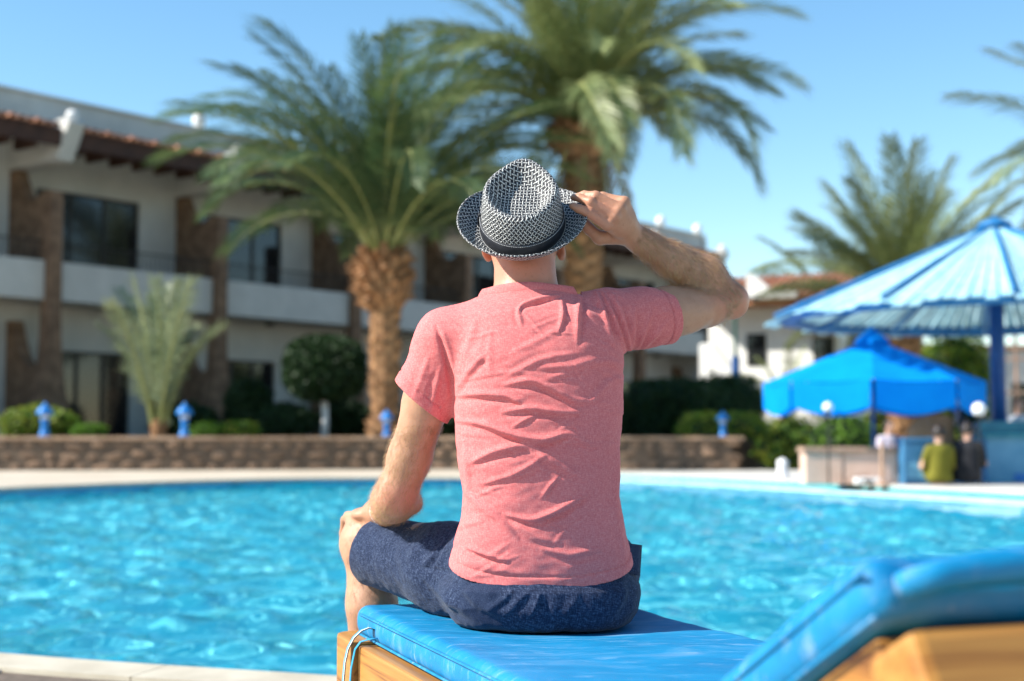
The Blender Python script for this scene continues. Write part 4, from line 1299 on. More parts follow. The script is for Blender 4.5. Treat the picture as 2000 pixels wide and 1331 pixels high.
# head roll: the pad's end flap folded over a sling, with an open gap below it
arc = []
for j in range(13):
    u = j / 12
    x = -MW / 2 + .02 + (MW - .04) * u
    arc.append((x, HINGE + math.cos(BACK_A) * BACK_L + .012, MAT_Z - .036 + math.sin(BACK_A) * BACK_L + .018 * math.sin(PI * u) ** .5))
lo_mesh(MB().tube(arc, [.013 + .007 * math.sin(PI * j / 12) for j in range(13)], 10, flat=1.0), 'head_flap', 'vinyl', matt, smooth=True)
# frame
RZ1 = MAT_Z - MT - .002; RH = .115; RW = .042
def bar(lo, hi, name='rail', bev=.006, parent=lounger):
    return lo_mesh(MB().box(lo, hi), name, 'wood', parent, bevel=bev)
XO = MW / 2
# foot block with rounded end, then the long side rails
def block(sx):
    poly = []
    x_in, x_out = XO - .030, XO + .042
    y0, y1 = -.045, .125
    poly = [(x_in, y1), (x_in, y0), (x_out - .035, y0)]
    for j in range(1, 7):
        a = PI / 2 * j / 6
        poly.append((x_out - .035 + .035 * math.sin(a), y0 + .05 - .05 * math.cos(a)))
    poly.append((x_out, y1))
    return [(sx * p[0], p[1]) for p in poly]
for sx in (-1, 1):
    lo_mesh(MB().prism(block(sx), 'z', RZ1 - RH, RZ1 + .012), 'foot_block', 'wood', bevel=.006)
    a, b = sorted((sx * (XO - .030), sx * (XO + .030)))
    bar((a, .137, RZ1 - RH), (b, HINGE + .44, RZ1 + .006), 'side_rail')
    # legs
    for y in (.30, HINGE + .15):
        lo_mesh(MB().prism([(y - .035, 0), (y + .035, 0), (y + .04, RZ1 - RH - .001), (y - .04, RZ1 - RH - .001)], 'x', a + .006, b - .006), 'leg', 'wood', bevel=.005)
bar((-XO + .032, -.035, RZ1 - RH + .01), (XO - .032, .0, RZ1 - .02), 'foot_board')
for j in range(13):
    y = .06 + j * .108
    bar((-XO + .032, y, RZ1 - .022), (XO - .032, y + .075, RZ1 - .002), 'slat', .003)
# backrest frame: two side bars and a heavy head rail, slats
ca, sa = math.cos(BACK_A), math.sin(BACK_A)
def bk(s, d):                        # along backrest s, below mattress d -> (y, z)
    return (HINGE + ca * s + sa * d, MAT_Z - MT + sa * s - ca * d)
for sx in (-1, 1):
    a, b = sorted((sx * (XO - .062), sx * (XO - .018)))
    poly = [bk(.02, .004), bk(BACK_L - .03, .004), bk(BACK_L - .03, .05), bk(.02, .05)]
    lo_mesh(MB().prism(poly, 'x', a, b), 'back_side_bar', 'wood', bevel=.005)
for j in range(6):
    s = .05 + j * .085
    poly = [bk(s, .006), bk(s + .07, .006), bk(s + .07, .026), bk(s, .026)]
    lo_mesh(MB().prism(poly, 'x', -XO + .064, XO - .064), 'back_slat', 'wood', bevel=.003)
poly = [bk(BACK_L - .028, .026), bk(BACK_L + .052, .026), bk(BACK_L + .052, .112), bk(BACK_L - .028, .112)]
lo_mesh(MB().prism(poly, 'x', -XO - .005, XO + .03), 'head_rail', 'wood', bevel=.012)
# prop strut under the backrest
y1, z1 = bk(.36, .05)
lo_mesh(MB().prism([(HINGE + .36, RZ1 - RH), (HINGE + .40, RZ1 - RH), (y1 + .02, z1), (y1 - .02, z1)], 'x', -.20, -.17), 'prop', 'wood', bevel=.004)
lo_mesh(MB().prism([(HINGE + .36, RZ1 - RH), (HINGE + .40, RZ1 - RH), (y1 + .02, z1), (y1 - .02, z1)], 'x', .17, .20), 'prop', 'wood', bevel=.004)
# tie strap hanging over the rail at the gap
def ribbon(path, w, name, mat, off_=0.0):
    vs = []; fs = []
    for i, p in enumerate(path):
        for e in (-.5, .5):
            vs.append((p[0], p[1] + e * w + off_, p[2]))
    for i in range(len(path) - 1): fs.append((2 * i, 2 * i + 1, 2 * i + 3, 2 * i + 2))
    ob = lo_mesh(MB().add(vs, fs), name, mat, matt, smooth=True)
    md = ob.modifiers.new('thickness', 'SOLIDIFY'); md.thickness = .0016; md.offset = 0
    return ob
xl = -XO
zt = RZ1 + .012
path = [(xl + .002, .150, zt + .026), (xl - .010, .146, zt + .030), (xl - .024, .140, zt + .024), (xl - .038, .134, zt + .010), (xl - .049, .130, zt - .012), (xl - .055, .128, zt - .04), (xl - .058, .126, zt - .08), (xl - .056, .124, zt - .13), (xl - .052, .122, zt - .17)]
ribbon(path, .013, 'strap', 'strap', -.004)
ribbon([(p[0] - .001, p[1], p[2] + .001) for p in path], .0035, 'strap_edge', 'strap_white', .0052)
ribbon([(p[0] - .001, p[1], p[2] + .0005) for p in path], .003, 'strap_trim', 'strap_black', .0088)
path2 = [(xl + .002, .170, zt + .012), (xl - .012, .163, zt + .010), (xl - .030, .152, zt + .004), (xl - .040, .146, zt - .012), (xl - .047, .143, zt - .05), (xl - .050, .140, zt - .10), (xl - .048, .138, zt - .16)]
ribbon(path2, .009, 'strap', 'strap', .004)
# ================================================================== THE SITTING MAN
def A(x, y, Y):
    return np.array(at(x, y, Y))
def skin_mat():
    m, n, l, b = nt('skin')
    tc = n.new('ShaderNodeTexCoord')
    n1 = n.new('ShaderNodeTexNoise'); n1.inputs['Scale'].default_value = 9; n1.inputs['Detail'].default_value = 6; n1.inputs['Roughness'].default_value = .65; l.new(tc.outputs['Object'], n1.inputs['Vector'])
    r = ramp(n, [(.30, (.37, .185, .105)), (.5, (.46, .245, .148)), (.70, (.53, .30, .19))]); l.new(n1.outputs['Fac'], r.inputs[0])
    at_ = n.new('ShaderNodeAttribute'); at_.attribute_name = 'ruddy'
    mx = n.new('ShaderNodeMixRGB'); mx.inputs[2].default_value = (.56, .20, .13, 1); l.new(at_.outputs['Fac'], mx.inputs[0]); l.new(r.outputs[0], mx.inputs[1])
    n2 = n.new('ShaderNodeTexNoise'); n2.inputs['Scale'].default_value = 160; n2.inputs['Detail'].default_value = 4; l.new(tc.outputs['Object'], n2.inputs['Vector'])
    r2 = ramp(n, [(.60, g3(0)), (.72, g3(.30))]); l.new(n2.outputs['Fac'], r2.inputs[0])
    m2 = n.new('ShaderNodeMixRGB'); m2.inputs[2].default_value = (.30, .13, .07, 1); l.new(r2.outputs[0], m2.inputs[0]); l.new(mx.outputs[0], m2.inputs[1])
    l.new(m2.outputs[0], b.inputs['Base Color'])
    b.inputs['Roughness'].default_value = .48
    b.inputs['Specular IOR Level'].default_value = .4
    b.inputs['Subsurface Weight'].default_value = .12
    b.inputs['Subsurface Radius'].default_value = (.010, .004, .002)
    b.inputs['Subsurface Scale'].default_value = 1.0
    n3 = n.new('ShaderNodeTexNoise'); n3.inputs['Scale'].default_value = 260; n3.inputs['Detail'].default_value = 3; l.new(tc.outputs['Object'], n3.inputs['Vector'])
    bp = n.new('ShaderNodeBump'); bp.inputs['Distance'].default_value = .0006; bp.inputs['Strength'].default_value = .7; l.new(n3.outputs['Fac'], bp.inputs['Height'])
    l.new(bp.outputs[0], b.inputs['Normal'])
    return m
M['skin'] = skin_mat()
def weave_cloth(name, cA, cB, cC, thread, rough=.9, hor=1.0, bump=.0005, contrast=(.35, .65), slub=None):
    """woven / knitted cloth: two crossing sets of uneven threads"""
    m, n, l, b = nt(name)
    uv = n.new('ShaderNodeAttribute'); uv.attribute_name = 'cloth'
    outs = []
    for sc in ((thread * .16, thread, thread), (thread, thread * .16, thread)):
        mp = n.new('ShaderNodeMapping'); mp.inputs['Scale'].default_value = sc; l.new(uv.outputs['Vector'], mp.inputs['Vector'])
        nz = n.new('ShaderNodeTexNoise'); nz.inputs['Scale'].default_value = 1; nz.inputs['Detail'].default_value = 3; nz.inputs['Roughness'].default_value = .7; l.new(mp.outputs[0], nz.inputs['Vector'])
        outs.append(nz.outputs['Fac'])
    mixf = n.new('ShaderNodeMixRGB'); mixf.inputs[0].default_value = .5; l.new(outs[0], mixf.inputs[1]); l.new(outs[1], mixf.inputs[2])
    r = ramp(n, [(contrast[0], cA), (.5, cB), (contrast[1], cC)]); l.new(mixf.outputs[0], r.inputs[0])
    big = n.new('ShaderNodeTexNoise'); big.inputs['Scale'].default_value = 7; big.inputs['Detail'].default_value = 3; l.new(uv.outputs['Vector'], big.inputs['Vector'])
    hs = n.new('ShaderNodeHueSaturation'); mr = n.new('ShaderNodeMapRange'); mr.inputs['To Min'].default_value = .88; mr.inputs['To Max'].default_value = 1.12
    l.new(big.outputs['Fac'], mr.inputs['Value']); l.new(mr.outputs[0], hs.inputs['Value']); l.new(r.outputs[0], hs.inputs['Color'])
    l.new(hs.outputs[0], b.inputs['Base Color'])
    b.inputs['Roughness'].default_value = rough
    b.inputs['Specular IOR Level'].default_value = .15
    b.inputs['Sheen Weight'].default_value = .08; b.inputs['Sheen Roughness'].default_value = .5
    bp = n.new('ShaderNodeBump'); bp.inputs['Distance'].default_value = bump; bp.inputs['Strength'].default_value = .8
    l.new(mixf.outputs[0], bp.inputs['Height']); l.new(bp.outputs[0], b.inputs['Normal'])
    return m
M['shirt'] = weave_cloth('coral_jersey', (.55, .112, .112), (.64, .168, .160), (.74, .27, .25), 760, contrast=(.36, .66))
M['shorts'] = weave_cloth('navy_slub', (.006, .011, .030), (.014, .025, .060), (.075, .10, .165), 480, contrast=(.40, .65), bump=.0009)
def set_cloth(me, P):
    a = me.attributes.new('cloth', 'FLOAT_VECTOR', 'POINT'); a.data.foreach_set('vector', np.asarray(P, np.float32).ravel())

man = thing('person', 'person in coral t-shirt and navy shorts sitting on the lounger holding a hat brim', 'person', (0.06, 2.82, MAT_Z))
MO = np.array(man.location)

# ---------------------------------------------------------------- joints (from the photograph, distances from the lounger he sits on)
CY = 2.80
zpx = lambda y, Y: A(1000, y, Y)[2]
xpx = lambda x, Y: (x - 1000) / FPX * Y
shL = A(872, 668, 2.81); elL = A(776, 968, 2.89); wrL = A(752, 998, 3.085); haL = A(731, 1000, 3.165)
shR = A(1183, 628, 2.82); elR = A(1424, 588, 2.97); wrR = A(1229, 457, 2.875)
hipL = A(965, 1120, 2.86); knL = A(716, 1064, 3.215); anL = np.array([knL[0] + .005, knL[1] + .05, .10])
hipR = A(1150, 1125, 2.87); knR = np.array([.235, 3.36, .50]); anR = np.array([.245, 3.42, .10])
# torso table in photograph pixels: y, left, right, back-to-front half depth, centre Y
TT = [(1175, 900, 1228, .120, 2.815), (1140, 880, 1234, .120, 2.81), (1100, 878, 1233, .120, 2.805), (1060, 887, 1226, .116, 2.80), (1010, 902, 1214, .112, 2.795), (960, 904, 1208, .112, 2.79),
      (900, 894, 1208, .114, 2.785), (800, 886, 1217, .118, 2.785), (700, 884, 1218, .116, 2.79), (650, 884, 1212, .108, 2.80), (620, 892, 1200, .098, 2.805), (598, 925, 1165, .086, 2.815), (575, 960, 1120, .072, 2.825)]
TT = TT  # bottom to top
tz = [zpx(r_[0], r_[4]) for r_ in TT]
tcx = [xpx((r_[1] + r_[2]) / 2, r_[4]) for r_ in TT]; tax = [(r_[2] - r_[1]) / 2 / FPX * r_[4] for r_ in TT]
tcy = [r_[4] for r_ in TT]; tby = [r_[3] for r_ in TT]

# ---------------------------------------------------------------- body (one surface)
hb = .003
B = Field((-.46, 2.60, -.01), (.54, 3.62, 1.40), hb)
B.rings(tz, tcx, tcy, tax, tby, 2.3, 0.0, pad=-.016)
neck0 = A(1030, 610, 2.825); neck1 = A(1024, 505, 2.845)
B.cone(neck0, neck1, .066, .0605, .03)
# head, tilted back
HT = R(24)
HC = A(1022, 452, 2.868)
Rh = Matrix.Rotation(R(-9), 3, 'Z') @ Matrix.Rotation(HT, 3, 'X')         # tips the top of the head towards the camera
hr = lambda x, y, z: HC + np.array(Rh @ Vector((x, y, z)))
B.ell(HC, (.075, .094, .088), .02, Rh)
B.ell(hr(0, .045, -.075), (.056, .055, .055), .03, Rh)          # jaw
B.ell(hr(0, .096, -.020), (.013, .022, .022), .012, Rh)         # nose
B.ell(hr(0, .082, .016), (.052, .018, .012), .012, Rh)          # brow
B.ell(hr(0, .088, -.060), (.022, .014, .009), .008, Rh)         # lips
for s_ in (-1, 1):
    B.ell(hr(s_ * .030, .094, -.002), (.013, .012, .008), .01, Rh, op='cut')
    B.ell(hr(s_ * .030, .082, -.002), (.011, .011, .010), .003, Rh)
    er = Rh @ Matrix.Rotation(s_ * R(22), 3, 'Z')
    B.ell(hr(s_ * .0775, -.006, -.026), (.0085, .019, .030), .006, er)       # ear
    B.ell(hr(s_ * .0755, .002, -.052), (.008, .011, .013), .006, er)       # lobe
    B.ell(hr(s_ * .0855, -.010, -.024), (.006, .010, .017), .004, er, op='cut')
# left arm: down to the thigh, forearm lying forward
midL = shL * .5 + elL * .5
B.chain([shL, shL * .62 + elL * .38 + np.array([.0, -.006, 0]), shL * .25 + elL * .75, elL], [.052, .046, .0415, .0385], .02)
B.ell(elL + np.array([-.008, -.012, .002]), (.033, .033, .040), .02)
B.chain([elL, elL * .6 + wrL * .4, wrL, haL], [.041, .043, .029, .027], .015)
B.cone(elL + np.array([.030, .03, -.018]), elL * .5 + wrL * .5 + np.array([.018, 0, -.008]), .020, .020, .02)
# left hand over the knee
hx = haL - wrL; hx /= np.linalg.norm(hx)
side = np.array([1.0, 0.1, .1]); side /= np.linalg.norm(side)
palm_c = haL + hx * .035 + np.array([-.005, 0, -.004])
B.ell(palm_c, (.038, .048, .017), .012)
for j, (o_, ln) in enumerate(((-.034, .058), (-.012, .072), (.010, .076), (.031, .068))):
    k0 = palm_c + side * o_ + hx * .040
    k1 = k0 + hx * ln * .5 + np.array([0, 0, -.008]); k2 = k1 + hx * ln * .28 + np.array([0, 0, -.030]); k3 = k2 + np.array([0, .004, -.026])
    B.chain([palm_c + side * o_ * .6, k0, k1, k2, k3], [.011, .0105, .0095, .0085, .0075], .004)
B.chain([wrL + side * .02 + hx * .02, palm_c + side * .048 + hx * .005, palm_c + side * .060 + hx * .04], [.014, .012, .009], .008)
# right arm: out to the elbow, forearm back to the hat
B.chain([shR, shR * .55 + elR * .45, shR * .2 + elR * .8, elR], [.050, .048, .044, .036], .018)
B.ell(shR * .45 + elR * .55 + np.array([0, 0, -.008]), (.07, .042, .045), .02)
B.ell(elR + np.array([.012, .004, -.002]), (.026, .030, .030), .018)
B.chain([elR, elR * .72 + wrR * .28 + np.array([.004, 0, .012]), elR * .4 + wrR * .6 + np.array([0, 0, .004]), wrR], [.035, .0445, .036, .0265], .014)
# right hand: back of the hand to the camera, knuckle row, fingers on the brim, thumb below
mcp = [A(1187, 440, 2.812), A(1200, 424, 2.806), A(1211, 409, 2.812), A(1219, 396, 2.825)]
pip = [A(1151, 417, 2.795), A(1153, 396, 2.800), A(1163, 384, 2.815), A(1178, 385, 2.838)]
dip = [A(1131, 408, 2.792), A(1132, 387, 2.812), A(1141, 381, 2.828), A(1157, 385, 2.845)]
tip = [A(1118, 402, 2.796), A(1120, 386, 2.822), A(1128, 384, 2.842), A(1142, 388, 2.858)]
for j in range(4):
    B.cone(wrR * .75 + mcp[j] * .25, mcp[j], .0175, .0125, .016)
B.ell((wrR + mcp[1] + mcp[2]) / 3 + np.array([0, .010, 0]), (.026, .024, .030), .015)
for j in range(4):
    B.chain([mcp[j], pip[j], dip[j], tip[j]], [.0118 - .0006 * (j == 3), .0105 - .0008 * (j == 3), .0090, .0076], .0035)
    B.ell(mcp[j] + np.array([.001, -.004, .001]), (.0095, .009, .0095), .006)
    B.ell(pip[j] + np.array([0, -.002, .001]), (.0092, .009, .0092), .004)
B.chain([wrR * .7 + mcp[0] * .3 + np.array([0, .015, -.008]), A(1172, 466, 2.855), A(1149, 446, 2.850), A(1133, 424, 2.838)], [.017, .0135, .0110, .0085], .008)
# legs
B.chain([hipL, hipL * .5 + knL * .5, knL], [.085, .070, .056], .02)
B.ell(knL + np.array([-.006, .006, .006]), (.052, .052, .056), .02)
B.chain([knL + np.array([.004, .0, -.02]), knL * .72 + anL * .28 + np.array([.012, -.022, 0]), knL * .4 + anL * .6, anL], [.050, .0545, .042, .033], .02)
B.chain([hipR, knR, knR * .7 + anR * .3 + np.array([0, -.02, 0]), anR], [.085, .056, .052, .034], .02)
for an, rz_ in ((anL, .15), (anR, -.1)):
    hd = np.array([math.sin(-rz_), math.cos(rz_), 0])
    B.chain([an, an + np.array([0, -.03, -.06])], [.034, .030], .015)
    B.chain([an + np.array([0, -.01, -.03]), an + hd * .10 + np.array([0, 0, -.068]), an + hd * .15 + np.array([0, 0, -.078])], [.036, .030, .022], .02)
    sd_ = np.array([hd[1], -hd[0], 0])
    for j in range(5):
        tt = an + hd * (.15 - .008 * abs(j - 1)) + sd_ * (-.036 + .018 * j) * (1 if rz_ < 0 else -1) * -1 + np.array([0, 0, -.084])
        B.cone(tt, tt + hd * .035, .0115 - .0008 * j, .009, .004)
B.put(lambda x, y, z: z - .004 + 0 * x + 0 * y, (-.5, 3.0, -.02), (.6, 3.7, .01), .0, 'cut')
V, F = B.nets(); V = relax(V, F, 3)
del B
V = V.astype(np.float64)
N = vnormals(V, F)
# fine relief: tendons / creases
V += N * (.0009 * fbm(V, 26, 2, 2.0))[:, None]
vx, vy = to_px(V)
rud = np.zeros(len(V))
rud = np.maximum(rud, .75 * np.exp(-(((vx - 1025) / 95) ** 2 + ((vy - 520) / 60) ** 2)) * (V[:, 1] < 2.95))
rud = np.maximum(rud, .55 * np.exp(-(((vx - 760) / 45) ** 2 + ((vy - 975) / 35) ** 2)))
rud = np.maximum(rud, .55 * np.exp(-(((vx - 1435) / 40) ** 2 + ((vy - 585) / 45) ** 2)))
rud = np.maximum(rud, .40 * np.exp(-(((vx - 1165) / 45) ** 2 + ((vy - 415) / 45) ** 2)))
BODY_V, BODY_F, BODY_N = V, F, N
me = np_mesh('body', V - MO, F, 'skin'); add_color(me, 'ruddy', rud)
body = link(bpy.data.objects.new('body', me), man)

# ---------------------------------------------------------------- cloth folds given as lines on the photograph
def fold_field(V, N, folds, face=-0.05):
    """each fold: (points [(x,y)...], height mm, width px, valley share, side)"""
    px, py = to_px(V)
    D = np.zeros(len(V))
    vis = np.clip((-(N[:, 1]) - face) / .25, 0, 1)
    for pts, amp, wid, val, sd in folds:
        pts = np.array(pts, float)
        # smooth the polyline
        if len(pts) > 2:
            t = np.linspace(0, 1, len(pts)); tt = np.linspace(0, 1, 7 * len(pts))
            sm = np.stack([np.interp(tt, t, pts[:, i]) for i in (0, 1)], 1)
            for _ in range(6): sm[1:-1] = .25 * sm[:-2] + .5 * sm[1:-1] + .25 * sm[2:]
            pts = sm
        lo = pts.min(0) - 4 * wid; hi = pts.max(0) + 4 * wid
        idx = np.where((px > lo[0]) & (px < hi[0]) & (py > lo[1]) & (py < hi[1]) & (vis > 0))[0]
        if len(idx) == 0: continue
        best = np.full(len(idx), 1e9); sdist = np.zeros(len(idx)); par = np.zeros(len(idx))
        seg = np.linalg.norm(np.diff(pts, axis=0), axis=1); cum = np.concatenate([[0], np.cumsum(seg)]) / seg.sum()
        for i in range(len(pts) - 1):
            a, b = pts[i], pts[i + 1]; ab = b - a
            t = np.clip(((px[idx] - a[0]) * ab[0] + (py[idx] - a[1]) * ab[1]) / (ab @ ab + 1e-9), 0, 1)
            dx = px[idx] - a[0] - t * ab[0]; dy = py[idx] - a[1] - t * ab[1]
            d = np.hypot(dx, dy); m = d < best
            best[m] = d[m]; sdist[m] = (np.sign(ab[0] * dy - ab[1] * dx) * d)[m]; par[m] = (cum[i] + t * (cum[i + 1] - cum[i]))[m]
        tap = np.sin(PI * np.clip(par, 0.02, .98)) ** .6
        w = wid * (.55 + .45 * tap)
        prof = np.exp(-(sdist / w) ** 2) - val * np.exp(-((sdist - sd * 1.5 * w) / (1.0 * w)) ** 2)
        D[idx] += amp * .001 * tap * prof * vis[idx]
    return D
# ---------------------------------------------------------------- shirt
S_ = Field((-.29, 2.62, .47), (.36, 3.02, 1.20), .0028)
S_.rings(tz, tcx, tcy, tax, tby, 2.25, 0.0)
S_.cone(A(945, 640, 2.815), A(868, 664, 2.81), .055, .058, .035)           # shoulder yoke
S_.cone(A(1105, 640, 2.82), A(1190, 626, 2.82), .055, .052, .035)
slv = A(808, 815, 2.835)
S_.cone(A(876, 668, 2.812), slv, .0585, .066, .028)
slr = A(1330, 618, 2.905)
S_.chain([A(1185, 624, 2.82), A(1250, 622, 2.858), slr], [.060, .057, .0545], .030)
S_.cone(A(1030, 604, 2.825), A(1028, 580, 2.83), .075, .070, .02)
S_.cone(A(1034, 640, 2.84), A(1020, 480, 2.86), .0685, .0635, .0) if False else None
V, F = S_.nets(); V = relax(V, F, 4)
del S_
N = vnormals(V, F)
FOLDS = [
 # neck yoke
 ([(1012, 612), (1018, 596), (1050, 586), (1092, 578)], 5.5, 5, .8, 1), ([(1096, 582), (1100, 620), (1090, 650)], 4.5, 6, .6, -1), ([(1012, 600), (1014, 622), (1020, 640)], 3, 6, .5, 1),
 # right shoulder and armpit
 ([(1132, 574), (1128, 620), (1128, 668)], 6, 8, .7, -1), ([(1165, 568), (1182, 620), (1200, 680)], 6, 7, .6, -1), ([(1180, 572), (1203, 630), (1222, 690)], 6, 6, .7, -1),
 ([(1200, 575), (1220, 630), (1232, 695)], 5.5, 6, .7, -1), ([(1234, 702), (1258, 650), (1275, 610)], 4.5, 7, .6, 1), ([(1236, 703), (1275, 660), (1305, 630)], 4.5, 7, .6, 1), ([(1233, 700), (1236, 650), (1240, 600)], 4.5, 7, .5, 1),
 ([(1225, 715), (1180, 705), (1120, 722), (1060, 742)], 3.5, 10, .6, -1), ([(1228, 735), (1190, 745), (1150, 790)], 3, 9, .5, 1),
 # left armhole and radiating creases
 ([(852, 640), (868, 690), (880, 760), (884, 812)], -7, 5, -.5, -1), ([(888, 770), (912, 730), (950, 690)], 3.5, 8, .6, 1), ([(862, 640), (878, 700), (898, 752)], 3, 8, .5, 1),
 ([(888, 774), (930, 770), (985, 772), (1030, 790)], 5.5, 8, .8, 1), ([(905, 700), (920, 660), (930, 620)], 2, 9, .5, 1), ([(960, 640), (955, 700), (958, 740)], 1.5, 8, .4, 1),
 # middle back, long sagging folds
 ([(985, 752), (1040, 742), (1085, 762), (1125, 785), (1160, 782)], 6.5, 9, .8, 1), ([(1050, 720), (1110, 716), (1170, 700)], 3, 8, .6, 1),
 ([(893, 822), (945, 828), (1000, 850), (1060, 862), (1110, 845), (1155, 868)], 7.5, 9, .85, 1),
 ([(980, 806), (1035, 796), (1090, 806), (1140, 806)], 5.5, 8, .8, 1), ([(1000, 836), (1030, 818), (1058, 806)], 3, 5, .7, 1), ([(1085, 870), (1115, 858), (1160, 872)], 3.5, 7, .6, 1),
 ([(918, 905), (965, 882), (1020, 868), (1060, 880)], 6.0, 9, .8, 1), ([(1040, 880), (1085, 905), (1140, 935)], 5, 10, .7, 1), ([(945, 945), (1000, 930), (1045, 905), (1068, 886)], 4.5, 8, .7, 1),
 ([(1058, 974), (1074, 950), (1092, 930)], 3.5, 5, .8, 1), ([(985, 1005), (1040, 1018), (1085, 1000), (1155, 960)], 6.5, 8, .85, 1), ([(1000, 1020), (1040, 1050), (1090, 1060)], 4, 10, .5, 1),
 ([(906, 952), (935, 985), (975, 1015), (1010, 1050)], 4.5, 9, .5, -1), ([(1060, 1072), (1110, 1085), (1180, 1072)], 4.5, 9, .7, 1), ([(908, 1068), (945, 1082), (992, 1096)], 6, 6, .8, 1),
 ([(900, 1092), (960, 1112), (1030, 1122)], 2.5, 10, .5, 1), ([(1208, 880), (1200, 960), (1206, 1040)], 5, 10, .4, -1), ([(1216, 990), (1212, 1050), (1222, 1100)], 4, 8, .5, -1), ([(905, 850), (912, 920), (914, 980)], 3.5, 8, .5, 1),
 ([(1100, 640), (1060, 660), (1000, 690)], 2.2, 9, .5, 1), ([(1130, 690), (1060, 700), (990, 735)], 2.5, 8, .5, 1), ([(840, 690), (826, 730), (808, 775)], 2, 8, .5, 1), ([(860, 720), (850, 765), (842, 800)], 3, 8, .6, 1),
]
FOLDS = [(p_, a_ * 1.05, w_ * .82, v_, s_) for p_, a_, w_, v_, s_ in FOLDS]
crg = random.Random(21)
for _ in range(75):                                   # fine creases
    cx0, cy0 = crg.uniform(890, 1215), crg.uniform(600, 1120)
    an = R(crg.gauss(-14 if cy0 < 900 else 8, 26)); ln = crg.uniform(18, 55)
    FOLDS.append(([(cx0 - ln * math.cos(an), cy0 + ln * math.sin(an)), (cx0, cy0 + crg.uniform(-6, 6)), (cx0 + ln * math.cos(an), cy0 - ln * math.sin(an))], crg.uniform(.5, 1.5), crg.uniform(2.6, 5), .6, crg.choice((-1, 1))))
D = 1.12 * fold_field(V, N, FOLDS)
nz1 = fbm(V * np.array([1, 1, 1.9]), 11, 3, 9.0)
V2 = V + N * (D + .0020 * nz1)[:, None]
zb = .572
# hem roll: the last 2.4 cm of shirt and sleeves stands a little proud, with a stitch groove above it
hemz = lambda P: zb + .36 * (P[:, 1] - 2.80)
hd_ = V2[:, 2] - hemz(V2)
V2 += N * (np.where((hd_ > 0) & (hd_ < .021), .0012, 0) - .0026 * np.exp(-((hd_ - .0225) / .0022) ** 2))[:, None]
axL = slv - A(876, 668, 2.812); axL /= np.linalg.norm(axL)
cutL = A(824, 786, 2.822)
nL = axL + np.array([-.30, 0, .04]); nL /= np.linalg.norm(nL)
axR = slr - A(1250, 622, 2.858); axR /= np.linalg.norm(axR)
cutR = A(1303, 620, 2.888); nR = axR + np.array([0, 0, .12]); nR /= np.linalg.norm(nR)
for (cc, nn_, msk) in ((cutL, nL, V2[:, 0] < -.14), (cutR, nR, V2[:, 0] > .22)):
    dd = (cc - V2) @ nn_
    V2 += N * (np.where(msk & (dd > 0) & (dd < .020), .0010, 0) - np.where(msk, .0026 * np.exp(-((dd - .0215) / .0022) ** 2), 0))[:, None]
me = np_mesh('tshirt', V2, F, 'shirt')
set_cloth(me, np.stack([V2[:, 0] + .35 * V2[:, 1], V2[:, 2], V2[:, 1] * .3], 1))
bisect(me, (0, 2.80, zb), (0, .36, -1))
bisect(me, cutL, nL, lambda c: c.x < -.119 and c.z > .70)
bisect(me, cutR, nR, lambda c: c.x > .22)
# neck opening
nc = A(1034, 587, 2.83)
bisect(me, nc, (0.0, .20, 1), lambda c: abs(c.x - .034) < .10 and c.z > 1.03)
bm = bmesh.new(); bm.from_mesh(me)
big = max((isl for isl in [list(bm.verts)]), key=len)
for v in bm.verts: v.co -= Vector(MO)
bmesh.ops.delete(bm, geom=[v for v in bm.verts if not v.link_faces], context='VERTS')
NECK_RIM = [v.co.copy() for v in bm.verts if v.is_boundary and v.co.z + MO[2] > 1.03 and abs(v.co.x + MO[0] - .034) < .10]
bm.to_mesh(me); bm.free()
shirt = link(bpy.data.objects.new('tshirt', me), man)
tag(shirt, 'heathered coral red short sleeved t-shirt with wrinkled back')
md = shirt.modifiers.new('thickness', 'SOLIDIFY'); md.thickness = .0022; md.offset = -1
# ribbed collar following the neck opening
cc = sum(NECK_RIM, Vector()) / max(1, len(NECK_RIM))
angs = sorted(NECK_RIM, key=lambda p: math.atan2(p.y - cc.y, p.x - cc.x))
K = 48
rr_tab = []
for k in range(K):
    a = -PI + 2 * PI * (k + .5) / K
    near = [p for p in angs if abs((math.atan2(p.y - cc.y, p.x - cc.x) - a + PI) % (2 * PI) - PI) < .12]
    if near: rr_tab.append(sum(near, Vector()) / len(near))
vs = []; fs = []
n_ = len(rr_tab)
for k, p in enumerate(rr_tab):
    o_ = Vector((p.x - cc.x, p.y - cc.y, 0)).normalized()
    for (d_, z_) in ((.0030, -.008), (.0036, -.004), (.0020, .002), (-.002, .009), (-.0055, .014), (-.0085, .0145), (-.0075, .006), (-.004, -.006)):
        vs.append(p + o_ * d_ + Vector((0, 0, z_)))
for k in range(n_):
    for j in range(7): fs.append((k * 8 + j, ((k + 1) % n_) * 8 + j, ((k + 1) % n_) * 8 + j + 1, k * 8 + j + 1))
mbc = MB().add(vs, fs)
mec = mbc.mesh('collar', 'shirt', smooth=True)
set_cloth(mec, [(v[0] + .35 * v[1], v[2], 0) for v in mbc.v])
link(bpy.data.objects.new('collar', mec), shirt)
